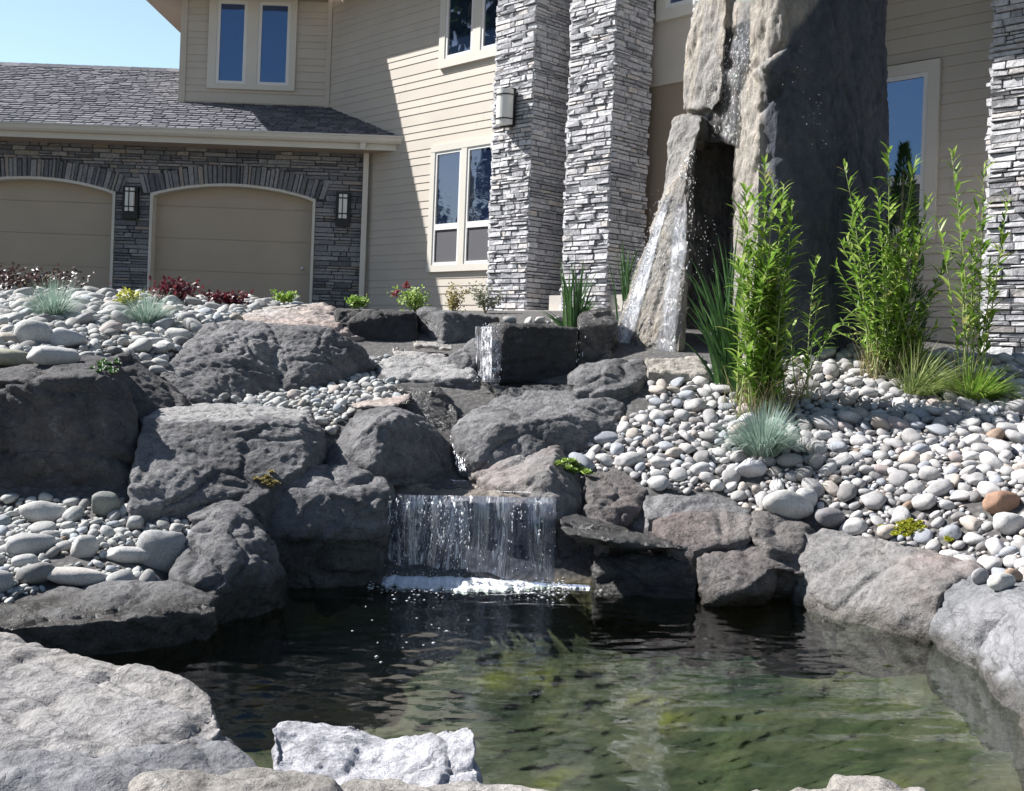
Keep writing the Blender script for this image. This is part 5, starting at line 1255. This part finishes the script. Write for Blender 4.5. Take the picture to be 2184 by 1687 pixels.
def swords(label, base, tips, wid=0.012, group=None, mat='leaf_iris', name='sword_leaf_plant'):
    b = gz_at(*base); root = empty(name, label, 'plant', b, group); ml = MB(); d = b.y
    for (tx, ty) in tips:
        s = b + Vector((R.gauss(0, .035), R.gauss(0, .035), -.01)); e = P(tx, ty, d + R.uniform(-.18, .18))
        n = 8; dv = e - s; ctrl = s + Vector((dv.x * .32, dv.y * .3, dv.z * .68))
        pts = [s * (1 - t) ** 2 + ctrl * 2 * t * (1 - t) + e * t * t for t in [i / n for i in range(n + 1)]]
        a = R.uniform(-.9, .9); side = Vector((math.cos(a), math.sin(a), 0)); vs_ = []; fs = []
        for i, p in enumerate(pts):
            t = i / n; ww = wid * (1 - t ** 2.2) * R.uniform(.95, 1.05) + .0006
            nn = Vector((-side.y, side.x, 0)) * ww * .35
            vs_ += [p - side * ww + nn, p, p + side * ww + nn]
        for i in range(n):
            k = i * 3; fs += [(k, k + 1, k + 4, k + 3), (k + 1, k + 2, k + 5, k + 4)]
        ml.add(vs_, fs)
    part(ml, 'foliage', M[mat], root); return root
tips = [(1440, 560), (1455, 620), (1470, 545), (1530, 500), (1545, 515), (1520, 530), (1500, 600), (1560, 520), (1575, 480), (1590, 500), (1490, 640), (1462, 700), (1440, 715), (1585, 560), (1600, 600)]
tips += [(R.uniform(1450, 1590), R.uniform(540, 720)) for _ in range(34)]
swords('large dark green sword leaved clump left of the tallest willowy plant', (1558, 838, 7.3), tips, .014, 'sword leaved clumps')
tips = [(1224 + a * 78, 548 + abs(a) ** 1.5 * 105 + R.uniform(0, 50)) for a in [R.uniform(-1, 1) for _ in range(44)]] + [(1190, 540), (1215, 545), (1245, 552), (1280, 570)]
swords('mid sized sword leaved clump in front of the second stone column', (1224, 682, 8.9), tips, .012, 'sword leaved clumps')
tips = [(R.uniform(1295, 1370), R.uniform(500, 570)) for _ in range(14)]
swords('thin sword leaved clump behind the splashing cascade', (1335, 640, 9.6), tips, .011, 'sword leaved clumps')

def tuft(label, base, rad, h, n=420, mat='fescue', group=None, name='grass_tuft', wid=.0022, lean=None, zoff=0.0):
    b = gz_at(*base) + Vector((0, 0, zoff)); root = empty(name, label, 'grass', b, group); ml = MB()
    for _ in range(n):
        a = R.uniform(0, 6.283); k = R.random() ** .6; s = b + Vector((math.cos(a), math.sin(a), 0)) * rad * .28 * k
        dr = Vector((math.cos(a) * k * 1.05, math.sin(a) * k * 1.05, 1.0))
        if lean: dr += Vector(lean) * R.uniform(.3, 1.2)
        dr.normalize()
        ml.blade(s, dr, (-math.sin(a), math.cos(a), 0), h * R.uniform(.6, 1.15), wid * R.uniform(.8, 1.4), R.uniform(.4, 1.5) * (.4 + k), 5, None, .1)
    part(ml, 'foliage', M[mat], root); return root
tuft('blue grass tuft furthest left on the bank', (112, 683, 8.2), .27, .36, 700, group='blue grass tufts')
tuft('blue grass tuft on the left bank before the garage pier lamp', (312, 693, 8.1), .30, .31, 700, group='blue grass tufts')
tuft('round blue grass tuft alone among the stones of the right bank', (1625, 985, 6.35), .34, .34, 950, group='blue grass tufts', zoff=.04, wid=.003)
def sprawl(label, base, n, rad, h, lean, mat, name='sprawling_grass'):
    return tuft(label, base, rad, h, n, mat, None, name, .004, lean)
sprawl('sprawling straw green grass mound on the right bank', (1960, 842, 7.2), 520, .4, .42, (0.9, -.1, -.5), 'wispy')
tuft('trailing green leafy mound lying over the stones at the right edge', (2080, 850, 7.0), .45, .30, 520, 'leaf_herb', None, 'sprawling_grass', .006, (.5, -.1, -.3))
tuft('pale wispy grass at the base of the wide willowy plant', (1955, 800, 7.6), .2, .35, 180, 'sedum', None, 'grass_tuft', .003)

def shrub(label, base, w_, h_, n, mat, leaf=.03, name='shrub', cat='shrub', shape=lance, stem='bark_dry', zoff=0.0, group=None, depth=.6):
    b = gz_at(*base) + Vector((0, 0, zoff)); root = empty(name, label, cat, b, group); ml, ms = MB(), MB()
    for k in range(max(7, n // 45)):
        a = R.uniform(0, 6.283); q = Vector((math.cos(a) * w_ * .5 * R.random(), math.sin(a) * w_ * .5 * depth * R.random(), h_ * R.uniform(.5, 1.0)))
        ms.tube([b, b + Vector((q.x * .4, q.y * .4, q.z * .55)), b + q], [.006, .004, .0015], 5)
        tip = b + q
        for _ in range(45):
            t = R.random(); p = b.lerp(tip, .3 + .7 * t) + Vector((R.gauss(0, w_ * .12), R.gauss(0, w_ * .1), R.gauss(0, h_ * .10)))
            if p.z < b.z: p.z = b.z + .01
            dr = Vector((R.gauss(0, 1), R.gauss(0, 1), R.gauss(.5, .7))).normalized()
            ml.blade(p, dr, dr.orthogonal(), leaf * R.uniform(.6, 1.3), leaf * R.uniform(.25, .4), .3, 2, shape)
    part(ms, 'stem', M[stem], root, True); part(ml, 'foliage', M[mat], root); return root
shrub('wide dark purple shrub at the left edge before the first garage door', (70, 628, 10.3), 1.1, .27, 800, 'purple_leaf', .045, group='dark leaved shrubs before the garage')
shrub('deep red shrub at the left foot of the wide garage door', (372, 648, 10.0), .62, .22, 460, 'red_leaf', .045, group='dark leaved shrubs before the garage')
shrub('small crimson shrub low in the middle of the wide garage door', (490, 655, 9.8), .42, .14, 300, 'red_leaf', .045, group='dark leaved shrubs before the garage')
shrub('yellow green leafy plant left of the second blue grass tuft', (275, 662, 9.2), .35, .16, 260, 'sedum_yellow', .035)
fl = shrub('yellow green plant with red flowers below the lower house window', (885, 665, 10.0), .45, .28, 330, 'sedum', .04, 'flowering_plant', 'plant')
for (x, y) in ((845, 620), (865, 606), (868, 612), (842, 628)):
    mb = MB(); c = P(x, y, 10.0)
    for _ in range(7):
        dr = Vector((R.gauss(0, 1), R.gauss(0, 1), R.gauss(.3, .6))).normalized(); mb.blade(c, dr, dr.orthogonal(), .04, .014, .2, 2, lance)
    part(mb, 'flower', M['flower'], fl)
shrub('straw coloured twiggy shrub under the right half of the lower window', (965, 660, 10.2), .26, .34, 260, 'dry_leaf', .03)
shrub('grey leaved twiggy shrub at the foot of the first stone column', (1035, 668, 10.0), .34, .30, 330, 'grey_leaf', .035)
shrub('small green leafy plant in front of the downspout', (760, 662, 9.7), .22, .10, 130, 'leaf_herb', .03, zoff=.02)
shrub('small green leafy plant at the top of the pale low rock ridge', (605, 655, 9.9), .22, .12, 130, 'leaf_herb', .03, zoff=.03)
def rosettes(label, pts, n, mat, leaf, name='succulent', cat='succulent'):
    c = sum(pts, Vector()) / len(pts); root = empty(name, label, cat, c); ml = MB()
    for p in pts:
        for i in range(n):
            a = i * 2.4; e = .15 + .85 * i / n; dr = Vector((math.cos(a) * (1 - e * .75), math.sin(a) * (1 - e * .75), e)).normalized()
            ml.blade(p, dr, Vector((-math.sin(a), math.cos(a), 0)), leaf * (1.1 - .5 * e), leaf * .33, -.2, 3, lambda t: max(.05, math.sin(math.pi * min(1, t * .75 + .25)) ** .6), .3)
    part(ml, 'foliage', M[mat], root); return root
rosettes('plump bright green succulent between the pale peaked and pinkish boulders', [surf(1228 + R.gauss(0, 13), 1004 + R.gauss(0, 8)) + Vector((0, 0, .02)) for _ in range(17)], 13, 'sedum', .05)
rosettes('yellow sedum cushion above the long sloping rim boulder', [surf(1938 + R.gauss(0, 20), 1146 + R.gauss(0, 9)) + Vector((0, 0, .045)) for _ in range(50)], 9, 'sedum_yellow', .028)
rosettes('tiny yellow sedum sprig right of the sedum cushion', [surf(2022 + R.gauss(0, 6), 1164 + R.gauss(0, 5)) + Vector((0, 0, .04)) for _ in range(10)], 9, 'sedum_yellow', .026)
rosettes('dark mossy green plant growing on the huge near black boulder', [surf(222 + R.gauss(0, 14), 784 + R.gauss(0, 8)) for _ in range(26)], 7, 'leaf_iris', .026)
rosettes('small yellowish plant in the crack right of the big flat topped boulder', [surf(575 + R.gauss(0, 10), 1030 + R.gauss(0, 6)) for _ in range(14)], 9, 'dry_leaf', .03)

def conifer(label, base, h, w_, n=2600):
    b = gz_at(*base); root = empty('columnar_evergreen', label, 'evergreen', b); ml, mt = MB(), MB()
    mt.tube([b, b + Vector((0, 0, h * .9))], [.03, .006], 6)
    for _ in range(n):
        t = R.random() ** .8; a = R.uniform(0, 6.283); rad = w_ * (1 - t) ** .75 * (0.55 + .45 * R.random()) * (.8 + .35 * noise.noise(Vector((a * 1.3, t * 5, 4))))
        p = b + Vector((math.cos(a) * rad, math.sin(a) * rad, t * h)); dr = Vector((math.cos(a) * .7, math.sin(a) * .7, 1)).normalized()
        ml.blade(p, dr, dr.orthogonal(), .055 * R.uniform(.6, 1.3), .008, .1, 2, lance)
    part(mt, 'trunk', M['bark_dry'], root, True); part(ml, 'crown', M['evergreen'], root)
conifer('dark columnar evergreen between the rock tower and the right window', (1912, 770, 8.15), 1.66, .30)

# conifers far out on the left; the angled windows mirror them
def big_tree(x, y, h, w_, t0=.08):
    b = Vector((x, y, tz1(x, y))); root = empty('conifer', 'tall dark conifer mirrored in the glass of the angled house windows', 'tree', b, 'conifers mirrored in the windows')
    ml, mt = MB(), MB(); mt.tube([b, b + Vector((0, 0, h * .95))], [h * .014, .02], 7)
    for _ in range(1500):
        t = R.random() ** .75; a = R.uniform(0, 6.283); rad = w_ * (1 - t) * (.25 + .75 * R.random()) * (.75 + .5 * noise.noise(Vector((a * 2, t * 9, x))))
        p = b + Vector((math.cos(a) * rad, math.sin(a) * rad, h * (t0 + (1 - t0) * t))); dr = Vector((math.cos(a), math.sin(a), R.uniform(-.5, .2)))
        ml.blade(p, dr, (-math.sin(a), math.cos(a), 0), h * .07 * R.uniform(.6, 1.3), h * .012, .5, 2, lance)
    part(mt, 'trunk', M['bark_dry'], root, True); part(ml, 'crown', M['evergreen'], root)
for x, y, h in ((-30, 13.0, 7.5), (-33, 16.2, 9.5), (-29, 18.6, 6.5), (-36, 10.5, 8), (-34, 20.5, 12.5), (-38, 23.5, 9), (-37, 17.6, 25)): big_tree(x, y, h, h * .24, .55 if h > 20 else .08)
